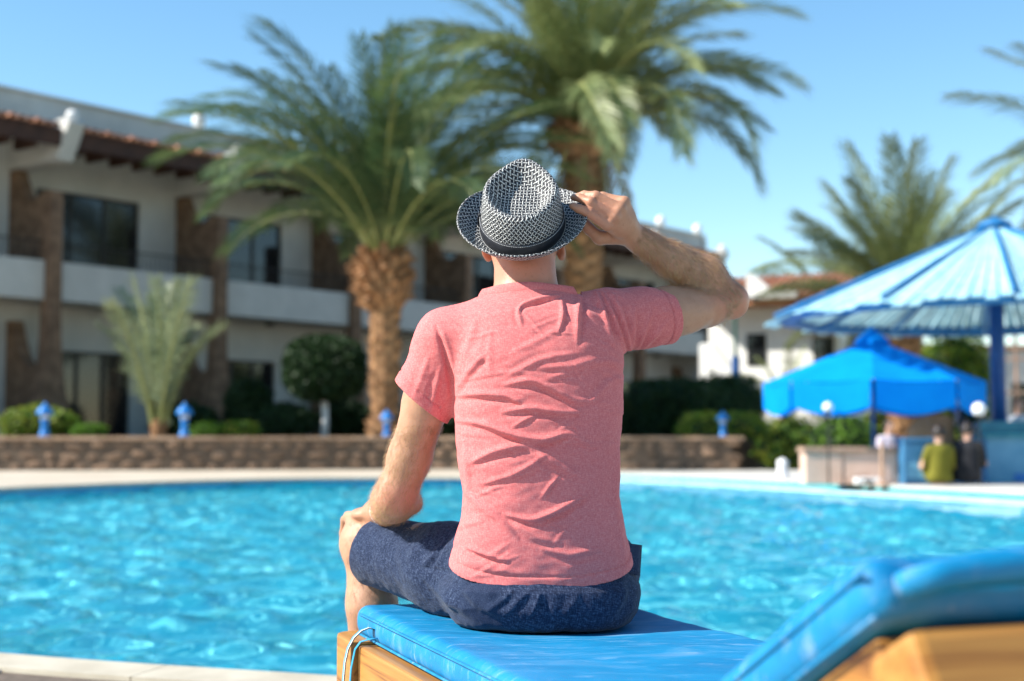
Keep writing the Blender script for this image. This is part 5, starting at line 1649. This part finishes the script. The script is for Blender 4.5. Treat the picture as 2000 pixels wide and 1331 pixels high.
# ---------------------------------------------------------------- shorts
P_ = Field((-.40, 2.62, MAT_Z - .03), (.36, 3.42, .76), .003)
P_.ell(A(1064, 1128, 2.835), (.172, .145, .130), .02)
P_.ell(A(1064, 1172, 2.82), (.166, .146, .085), .03)
P_.ell(A(978, 1165, 2.83), (.105, .135, .085), .03); P_.ell(A(1148, 1168, 2.83), (.095, .135, .085), .03)
hemL = A(738, 1078, 3.16)
P_.chain([A(985, 1128, 2.86), A(880, 1112, 2.98), hemL + (hemL - A(880, 1112, 2.98)) * .25], [.104, .086, .076], .05)
P_.chain([A(1142, 1130, 2.87), np.array([.185, 3.10, .53]), np.array([.215, 3.33, .52])], [.096, .082, .074], .04)
P_.rings([.50, .56, .62], [.045] * 3, [2.81] * 3, [.168, .166, .160], [.125, .122, .118], 2.2, .03)
P_.put(lambda x, y, z: z - (MAT_Z - .004) + 0 * x + 0 * y, (-.5, 2.5, .4), (.5, 3.2, MAT_Z + .03), .012, 'cut')
V, F = P_.nets(); V = relax(V, F, 3); del P_
N = vnormals(V, F)
SF = [
 ([(905, 1060), (885, 1090), (870, 1110)], 6, 6, .8, -1), ([(893, 1052), (868, 1078), (852, 1104)], 6, 6, .8, -1), ([(930, 1105), (905, 1130), (890, 1150)], 5, 7, .7, -1), ([(868, 1062), (842, 1090), (826, 1108)], 5, 6, .7, -1),
 ([(878, 1100), (868, 1118), (872, 1140)], -5, 5, -.4, 1), ([(840, 1040), (815, 1072), (790, 1100)], 3, 9, .6, -1), ([(792, 1105), (850, 1112), (905, 1120)], -2.5, 3, -.5, 1), ([(800, 1040), (780, 1080), (785, 1130)], 2.5, 9, .5, -1),
 ([(905, 1150), (930, 1180), (980, 1205)], 4, 9, .6, 1), ([(985, 1205), (1010, 1178), (1040, 1150)], 4, 6, .7, 1), ([(1035, 1205), (1050, 1180), (1055, 1158)], 4.5, 5, .8, 1), ([(950, 1195), (985, 1170), (1000, 1150)], 3.5, 7, .6, 1),
 ([(1100, 1205), (1120, 1180), (1130, 1160)], 3, 8, .6, 1), ([(1200, 1200), (1215, 1170), (1225, 1130)], 4, 8, .6, 1), ([(860, 1150), (880, 1180), (930, 1210)], 3.5, 8, .6, 1), ([(770, 1060), (762, 1100), (778, 1140)], 2, 7, .5, -1),
 ([(1070, 1155), (1068, 1190), (1072, 1222)], -3.5, 6, -.2, 1), ([(820, 1120), (850, 1150), (885, 1190)], 3, 8, .5, 1)]
D = fold_field(V, N, SF, face=-.35)
V2 = V + N * (D + .0026 * fbm(V * np.array([1.3, 1, 1]), 13, 3, 4.0))[:, None]
V2[:, 2] = np.maximum(V2[:, 2], MAT_Z - .006)
tzA = np.array(tz); o_z = np.argsort(tzA)
ti = lambda t: np.interp(V2[:, 2], tzA[o_z], np.array(t)[o_z])
cx_, cy_, ax_, by_ = ti(tcx), ti(tcy), ti(tax) - .010, ti(tby) - .010
rr_ = (np.abs((V2[:, 0] - cx_) / ax_) ** 2.25 + np.abs((V2[:, 1] - cy_) / by_) ** 2.25) ** (1 / 2.25)
wgt = np.clip((V2[:, 2] - .525) / .03, 0, 1) * np.clip((cy_ + .05 - V2[:, 1]) / .06, 0, 1) * np.clip((V2[:, 0] + .155) / .02, 0, 1)
sc_ = np.where((rr_ > 1), 1 / rr_, 1.0); sc_ = 1 + (sc_ - 1) * wgt
V2[:, 0] = cx_ + (V2[:, 0] - cx_) * sc_; V2[:, 1] = cy_ + (V2[:, 1] - cy_) * sc_
me = np_mesh('shorts', V2, F, 'shorts')
axS = hemL - A(880, 1112, 2.98); axS /= np.linalg.norm(axS)
# cloth directions: along and round the left thigh, blending to the seat
u_ = (V2 - hemL) @ axS
blend = np.clip((-.02 - V2[:, 0]) / .08, 0, 1)
cl = np.stack([V2[:, 0] * (1 - blend) + u_ * blend + .3 * V2[:, 1] * (1 - blend), V2[:, 2] * 1.0 + .2 * V2[:, 0], V2[:, 1] * .4], 1)
set_cloth(me, cl)
bisect(me, hemL, axS + np.array([0, .0, .10]), lambda c: c.x < -.15)
bisect(me, (.22, 3.28, .52), (.1, 1, 0), lambda c: c.x > .08 and c.y > 3.15)
bm = bmesh.new(); bm.from_mesh(me)
for v in bm.verts: v.co -= Vector(MO)
bm.to_mesh(me); bm.free()
shorts = link(bpy.data.objects.new('shorts', me), man)
tag(shorts, 'navy blue slubbed linen shorts')
md = shorts.modifiers.new('thickness', 'SOLIDIFY'); md.thickness = .003; md.offset = -1
# pocket edge standing out at the right hip
mb = MB(); vs = []; fs = []
for i in range(7):
    u = i / 6
    for j in range(5):
        w = j / 4
        p = A(1214 + 37 * w ** .8 - 4 * u * w, 1060 + 5 * w + 60 * u, 2.79 + .04 * w)
        vs.append(Vector(p) - Vector(MO))
for i in range(6):
    for j in range(4): fs.append((i * 5 + j, i * 5 + j + 1, (i + 1) * 5 + j + 1, (i + 1) * 5 + j))
mb.add(vs, fs); mep = mb.mesh('pocket', 'shorts', smooth=True); set_cloth(mep, [tuple(v) for v in vs])
o = link(bpy.data.objects.new('pocket', mep), shorts); md = o.modifiers.new('thickness', 'SOLIDIFY'); md.thickness = .004
# wristband
wv = Vector(haL - wrL).normalized()
q = wv.to_track_quat('Z', 'Y')
mb = MB()
prof = [(.0305, -.006), (.0325, -.004), (.0325, .004), (.0305, .006)]
vs = []; fs = []
for j in range(24):
    a = 2 * PI * j / 24
    for r_, z_ in prof: vs.append(Vector(wrL + hx * .004) - Vector(MO) + q @ Vector((r_ * math.cos(a), r_ * math.sin(a), z_)))
for j in range(24):
    for k in range(3): fs.append((j * 4 + k, ((j + 1) % 24) * 4 + k, ((j + 1) % 24) * 4 + k + 1, j * 4 + k + 1))
mb.add(vs, fs).build('wristband', 'white_paint', man, smooth=True)
# ---------------------------------------------------------------- body hair: fine strands on forearms, leg and nape
def hair(name, mask_fn, dirs, n, ln, wid, mat, seed):
    rg = np.random.default_rng(seed)
    idx = np.where(mask_fn(BODY_V, vx, vy))[0]
    if len(idx) == 0: return
    pick = rg.choice(idx, min(n, len(idx) * 3))
    P = BODY_V[pick]; Nn = BODY_N[pick]
    d0 = dirs(P) + rg.normal(0, .35, P.shape)
    d0 -= Nn * (d0 * Nn).sum(1, keepdims=True); d0 /= np.linalg.norm(d0, axis=1, keepdims=True) + 1e-9
    L = ln * rg.uniform(.5, 1.3, len(P))[:, None]
    sd = np.cross(d0, Nn) * wid
    p1 = P + (d0 * .6 + Nn * .55) * L * .5; p2 = p1 + (d0 * .95 + Nn * .15 + rg.normal(0, .15, P.shape)) * L * .5
    V = np.stack([P - sd, P + sd, p1 + sd * .8, p1 - sd * .8, p2 + sd * .3, p2 - sd * .3], 1).reshape(-1, 3)
    k = np.arange(len(P))[:, None] * 6
    F = np.concatenate([k + np.array([[0, 1, 2, 3]]), k + np.array([[3, 2, 4, 5]])])
    o = link(bpy.data.objects.new(name, np_mesh(name, V - MO, F, mat, False)), man); tag(o, kind='stuff')
M['hair_gold'] = pbr('hair_gold', (.34, .19, .085), (.52, .33, .16), 40, .45)
M['hair_brown'] = pbr('hair_brown', (.11, .05, .025), (.20, .10, .05), 40, .45)
fR = wrR - elR; fR /= np.linalg.norm(fR)
dL = elL - shL; dL /= np.linalg.norm(dL)
hair('arm_hair', lambda V, x, y: (x > 1235) & (V[:, 2] > .95) & (np.abs((V - elR) @ fR - .13) < .13) & (np.linalg.norm(np.cross(V - elR, fR), axis=1) < .06) , lambda P: np.tile(-fR * .3 + np.array([0.2, 0, -.9]), (len(P), 1)), 7000, .018, .00024, 'hair_gold', 1)
hair('arm_hair', lambda V, x, y: (x < 880) & (y > 830) & (V[:, 1] < 3.02) & (V[:, 2] > .62), lambda P: np.tile(dL + np.array([-.3, 0, 0]), (len(P), 1)), 6000, .015, .00022, 'hair_gold', 2)
hair('leg_hair', lambda V, x, y: (x < 800) & (y > 1015) & (V[:, 1] > 3.08) & (V[:, 2] < .63), lambda P: np.tile(np.array([.25, 0, -1.]), (len(P), 1)), 3000, .018, .00024, 'hair_brown', 3)
# ================================================================== THE HAT
def straw_mat():
    m, n, l, b = nt('woven_straw')
    a = n.new('ShaderNodeAttribute'); a.attribute_name = 'weave'
    sp = n.new('ShaderNodeSeparateXYZ'); l.new(a.outputs['Vector'], sp.inputs[0])
    def mth(op, x, y=None, z=None):
        q = n.new('ShaderNodeMath'); q.operation = op
        for i, s in enumerate((x, y, z)):
            if s is None: continue
            if isinstance(s, (int, float)): q.inputs[i].default_value = s
            else: l.new(s, q.inputs[i])
        return q.outputs[0]
    wob = n.new('ShaderNodeTexNoise'); wob.inputs['Scale'].default_value = 1.1; wob.inputs['Detail'].default_value = 2; l.new(a.outputs['Vector'], wob.inputs['Vector'])
    wv = mth('MULTIPLY_ADD', wob.outputs['Fac'], .5, -.25)
    u = mth('ADD', sp.outputs[0], wv); v = mth('ADD', sp.outputs[1], wv)
    par = mth('GREATER_THAN', mth('FRACT', mth('MULTIPLY', mth('ADD', mth('FLOOR', u), mth('FLOOR', v)), .5)), .25)
    def dash(p, q, own):                     # one set of strips: on top in its own cells, ends tucked into the next
        across = mth('ABSOLUTE', mth('SUBTRACT', mth('FRACT', q), .5))
        m1 = mth('SUBTRACT', 1.0, mth('SMOOTH_MIN', 1.0, mth('MULTIPLY', across, 5.6), .15))
        al = mth('ABSOLUTE', mth('SUBTRACT', mth('FRACT', p), .5))
        m2 = mth('MAXIMUM', own, mth('GREATER_THAN', al, .36))
        return mth('MULTIPLY', m1, m2)
    h_ = mth('MAXIMUM', dash(u, v, mth('SUBTRACT', 1.0, par)), dash(v, u, par))
    r = ramp(n, [(.12, (.010, .011, .016)), (.34, (.66, .66, .63))]); l.new(h_, r.inputs[0])
    l.new(r.outputs[0], b.inputs['Base Color'])
    b.inputs['Roughness'].default_value = .55; b.inputs['Specular IOR Level'].default_value = .35
    bp = n.new('ShaderNodeBump'); bp.inputs['Distance'].default_value = .0014; bp.inputs['Strength'].default_value = .9; l.new(h_, bp.inputs['Height']); l.new(bp.outputs[0], b.inputs['Normal'])
    return m
M['straw'] = straw_mat()
M['band'] = pbr('hat_band', (.012, .013, .018), (.02, .022, .028), 60, .55)
M['thread'] = pbr('white_thread', (.6, .6, .6), (.7, .7, .7), 30, .8)
HTILT = R(46)
HB = A(1021, 444, 2.832)
hat = thing('straw_hat', 'black and white woven straw trilby with black band worn tipped back', 'hat', tuple(HB))
hat.rotation_euler = (HTILT, R(2), R(-6))
CELL = .0072
def base_pt(p): return np.array([.0835 * math.cos(p), .1015 * math.sin(p)])
def top_pt(p):
    s = math.sin(p); c = math.cos(p)
    x = .072 * c * (1 - .34 * max(0, s) ** 1.6); f = .078 * s if s < 0 else .086 * s
    return np.array([x, f])
def Ht(p): return .094 + .013 * math.sin(p)
NA = 120
rows = []; kinds = []
SV = [0, .12, .25, .38, .5, .62, .73, .82, .89, .94, .975, 1.0]
for v_ in SV:
    row = []
    for j in range(NA):
        p = 2 * PI * j / NA
        b_, t_ = base_pt(p), top_pt(p)
        k_ = v_ ** 1.5 * .80 + (.20 * max(0, (v_ - .82) / .18) ** 2)
        xy = b_ + (t_ - b_) * k_
        pin = .012 * math.exp(-((abs(p - PI / 2) - .75) / .30) ** 2) * math.sin(PI * min(1, v_ * .95)) ** 1.2
        xy = xy * (1 - pin / .08)
        row.append((xy[0], xy[1], Ht(p) * (v_ if v_ < .82 else .82 + .18 * math.sin((v_ - .82) / .18 * PI / 2))))
    rows.append(row)
NQ = [.96, .91, .85, .78, .70, .61, .52, .43, .34, .25, .16, .08]
for q_ in NQ:
    row = []
    for j in range(NA):
        p = 2 * PI * j / NA
        t_ = top_pt(p)
        s_ = np.clip((.90 - q_) / .34, 0, 1); s_ = s_ * s_ * (3 - 2 * s_)
        depth = .029 * s_ * (1 - .35 * max(0, math.sin(p)) * q_)
        rise = .0035 * math.sin(PI * np.clip((1 - q_) / .2, 0, 1))
        row.append((t_[0] * q_, t_[1] * q_, Ht(p) * (1 if q_ > .5 else 1) * 1.0 + rise - depth + (0 if q_ > .3 else 0)))
    rows.append(row)
# even out centre heights
zc = np.mean([r_[2] for r_ in rows[-1]])
for i in range(len(SV), len(rows)):
    w_ = min(1, (1 - NQ[i - len(SV)]) ** 1.2)
    rows[i] = [(x, y, z * (1 - w_) + (zc + .10 * y) * w_) if NQ[i - len(SV)] < .6 else (x, y, z) for x, y, z in rows[i]]
V = np.array(rows).reshape(-1, 3); nr = len(rows)
F = np.array([[i * NA + j, i * NA + (j + 1) % NA, (i + 1) * NA + (j + 1) % NA, (i + 1) * NA + j] for i in range(nr - 1) for j in range(NA)])
keep = V.copy(); V = relax(V, F, 4, .5); V[:2 * NA] = keep[:2 * NA]
V[-NA:] = keep[-NA:] * .3 + V[-NA:] * .7
cv = []
for f in F:
    i = f[0] // NA
    for c_ in range(4):
        vi = f[c_]; j = vi % NA
        jj = NA if (c_ in (1, 2) and j == 0) else j
        if i < len(SV) - 1:
            a_ = jj / NA * .56; z_ = V[vi, 2] * 1.02
            cv.append(((a_ + z_) * .7071 / CELL, (a_ - z_) * .7071 / CELL, 0))
        else:
            cv.append((V[vi, 0] / CELL, V[vi, 1] * 1.05 / CELL, 0))
Fall = [tuple(f) for f in F] + [tuple((nr - 1) * NA + j for j in range(NA))]
me = bpy.data.meshes.new('crown'); me.from_pydata(V.tolist(), [], Fall); me.materials.append(M['straw']); me.shade_smooth()
for k in range(NA): cv.append((V[(nr - 1) * NA + k, 0] / CELL, V[(nr - 1) * NA + k, 1] * 1.05 / CELL, 0))
at_ = me.attributes.new('weave', 'FLOAT_VECTOR', 'CORNER'); at_.data.foreach_set('vector', np.array(cv, np.float32).ravel())
crown = link(bpy.data.objects.new('crown', me), hat); md = crown.modifiers.new('thickness', 'SOLIDIFY'); md.thickness = .002; md.offset = -1
CROWN_V = V
# brim
NB = 9
def brim_pt(p, q):
    b_ = base_pt(p); o_ = np.array([b_[0] / .0835 ** 2, b_[1] / .0985 ** 2]); o_ /= np.linalg.norm(o_)
    s, c = math.sin(p), math.cos(p)
    side = abs(c) ** 2.2
    back = max(0, -s) ** 2
    front = max(0, s) ** 2
    wdt = .041 + .009 * side - .002 * back
    up_ = (.016 * side + .022 * back - .016 * front + .012) * q ** 1.6
    if c > 0: up_ += .004 * side * q                     # side held by the hand
    xy = b_ + o_ * wdt * (q - .10 * q * q * (side + back))
    return (xy[0], xy[1], up_ + .001)
V = np.array([[brim_pt(2 * PI * j / NA, i / NB) for j in range(NA)] for i in range(NB + 1)]).reshape(-1, 3)
F = np.array([[i * NA + j, (i + 1) * NA + j, (i + 1) * NA + (j + 1) % NA, i * NA + (j + 1) % NA] for i in range(NB) for j in range(NA)])
me = bpy.data.meshes.new('brim'); me.from_pydata(V.tolist(), [], F.tolist()); me.materials.append(M['straw']); me.shade_smooth()
cv = []
for f in F:
    for c_ in range(4):
        vi = f[c_]; j = vi % NA; jj = NA if (c_ in (2, 3) and j == 0) else j
        a_ = jj / NA * .64; r_ = (vi // NA) / NB * .045
        cv.append(((a_ + r_) * .7071 / CELL, (a_ - r_) * .7071 / CELL, 0))
at_ = me.attributes.new('weave', 'FLOAT_VECTOR', 'CORNER'); at_.data.foreach_set('vector', np.array(cv, np.float32).ravel())
brim = link(bpy.data.objects.new('brim', me), hat); md = brim.modifiers.new('thickness', 'SOLIDIFY'); md.thickness = .0022; md.offset = 0
EN = 420
mb = MB().tube([brim_pt(2 * PI * j / EN, 1.0) for j in range(EN + 1)], [.0017 + .0010 * abs(math.sin(j * .9)) for j in range(EN + 1)], 6, cap=False)
me = mb.mesh('brim_edge', 'straw', smooth=True)
at_ = me.attributes.new('weave', 'FLOAT_VECTOR', 'POINT')
at_.data.foreach_set('vector', np.array([(k // 6 * .25, (k % 6) * .45 + k // 6 * .13, 0) for k in range(len(mb.v))], np.float32).ravel())
link(bpy.data.objects.new('brim_edge', me), brim)
# band
def side_pt(p, z, o_=0.0):
    v_ = z / Ht(p); b_, t_ = base_pt(p), top_pt(p)
    xy = b_ + (t_ - b_) * (v_ ** 1.5 * .8)
    return (xy[0] * (1 + o_ / .09), xy[1] * (1 + o_ / .09), z)
mb = MB(); vs = []; fs = []
BP = [(.003, .0008), (.004, .0024), (.017, .0030), (.030, .0024), (.031, .0006)]
for j in range(NA):
    for z_, o_ in BP: vs.append(side_pt(2 * PI * j / NA, z_, o_))
for j in range(NA):
    for k in range(4): fs.append((j * 5 + k, ((j + 1) % NA) * 5 + k, ((j + 1) % NA) * 5 + k + 1, j * 5 + k + 1))
band = mb.add(vs, fs).build('hat_band', 'band', hat, smooth=True)
mb = MB()
for z_ in (.0285, .0055):
    for j in range(150):
        p0 = 2 * PI * j / 150; p1 = p0 + 2 * PI / 150 * .58
        mb.tube([side_pt(p0, z_, .0030), side_pt(p1, z_, .0030)], .00045, 4)
tag(mb.build('stitching', 'thread', band), kind='stuff')
# flat bow at the left side
mb = MB(); vs = []; fs = []
for i in range(5):
    for k in range(7):
        p = PI + .02 + (i - 2) * .028; z_ = .001 + .034 * k / 6
        vs.append(side_pt(p, z_, .005 + .002 * math.sin(PI * k / 6) + .0015 * (i % 2)))
for i in range(4):
    for k in range(6): fs.append((i * 7 + k, (i + 1) * 7 + k, (i + 1) * 7 + k + 1, i * 7 + k + 1))
o = mb.add(vs, fs).build('bow', 'band', band, smooth=True); md = o.modifiers.new('thickness', 'SOLIDIFY'); md.thickness = .002

# ================================================================== PEOPLE AT THE BAR (small, far out of focus)
def far_person(label, loc, rz, top, bottom, pose='sit', hair='hair_dark', arm=(.25, .2), h=.012, seat=.34):
    t = thing('person', label, 'person', loc, rz, None)
    hip = seat + .10 if pose != 'stand' else .88
    sh = hip + .46
    f = Field((-.42, -.35, -.02), (.42, .75, sh + .42), h)
    f.cone((0, 0, hip + .02), (0, .0, sh - .12), .135, .145, .04, sq=(1.1, .8, 1)); f.cone((-.14, 0, sh - .05), (.14, 0, sh - .05), .06, .06, .04)
    f.cone((0, 0, sh - .02), (0, .02, sh + .10), .052, .05, .02)
    f.ell((0, .02, sh + .19), (.075, .092, .112), .015); f.ell((0, .11, sh + .175), (.013, .018, .02), .01)
    f.ell((0, .09, sh + .12), (.03, .02, .012), .01)
    for s in (-1, 1):
        f.ell((s * .077, .0, sh + .18), (.012, .02, .03), .006)
        e = (s * .24, .06, sh - .30); w = (s * arm[0] * .6, .28, sh - .30 + arm[1] * .5)
        f.chain([(s * .17, 0, sh - .05), e, w], [.05, .04, .03], .02); f.cone(w, (w[0] - s * .02, w[1] + .08, w[2]), .032, .022, .015)
        for q in range(4): f.cone((w[0] - s * .02 + (q - 1.5) * .016, w[1] + .07, w[2]), (w[0] - s * .02 + (q - 1.5) * .018, w[1] + .13, w[2] - .02), .011, .009, .004)
        if pose == 'floor':
            f.chain([(s * .09, 0, hip), (s * .16, .36, .40), (s * .14, .52, .07)], [.09, .065, .042], .03); f.cone((s * .14, .52, .05), (s * .15, .66, .035), .04, .03, .02)
        elif pose == 'sit':
            f.chain([(s * .09, 0, hip), (s * .13, .40, hip + .02), (s * .13, .42, .08)], [.09, .065, .042], .03); f.cone((s * .13, .42, .05), (s * .14, .58, .035), .04, .03, .02)
        else:
            f.chain([(s * .09, 0, hip), (s * .10, .02, .48), (s * .10, 0, .08)], [.095, .065, .042], .03); f.cone((s * .10, 0, .05), (s * .11, .17, .035), .04, .03, .02)
    V, F = f.nets(); V = relax(V, F, 2)
    link(bpy.data.objects.new('body', np_mesh('body', V, F, 'skin_far')), t)
    N = vnormals(V, F)
    def shell(name, mask, mat, o_):
        c = V[F].mean(1); m = mask(c)
        Fm = F[m]; used = np.unique(Fm); rm = np.full(len(V), -1); rm[used] = np.arange(len(used))
        ob = link(bpy.data.objects.new(name, np_mesh(name, (V + N * o_)[used], rm[Fm], mat)), t)
        md = ob.modifiers.new('thickness', 'SOLIDIFY'); md.thickness = o_ * .9; md.offset = -1
    shell('shirt', lambda c: (c[:, 2] > hip - .04) & (c[:, 2] < sh + .03) & (np.abs(c[:, 0]) < .25) & (c[:, 1] < .17), top, .014)
    shell('trousers', lambda c: (c[:, 2] < hip + .12) & (c[:, 2] > (.04 if pose == 'floor' else .42)) & ((c[:, 2] < hip + .04) | (c[:, 1] < .12)) & (np.abs(c[:, 0]) < .24), bottom, .012)
    shell('hair', lambda c: (c[:, 2] > sh + .15) & (c[:, 1] < .075 - .3 * np.maximum(0, sh + .24 - c[:, 2])) & (np.abs(c[:, 0]) < .085), hair, .014)
    return t
far_person('person with dark hair in an olive shirt sitting on the floor by the blue bin', tpos(1834, 20.6), R(12), 'cloth_olive', 'cloth_black', pose='floor', seat=.0)
far_person('person in black clothes sitting on the floor beside the bar counter', tpos(1890, 20.7), R(-10), 'cloth_black', 'cloth_black', pose='floor', seat=.04)
far_person('person in a white shirt standing behind the bar counter at the post', (*tpos(1992, 23.4)[:2], TZ - .32), R(170), 'cloth_white', 'cloth_black', pose='stand')
far_person('person in a lilac top and brown shorts walking behind the pink planter', (*tpos(1735, 25.5)[:2], 0 - .55), R(200), 'cloth_lilac', 'cloth_brown', pose='stand')
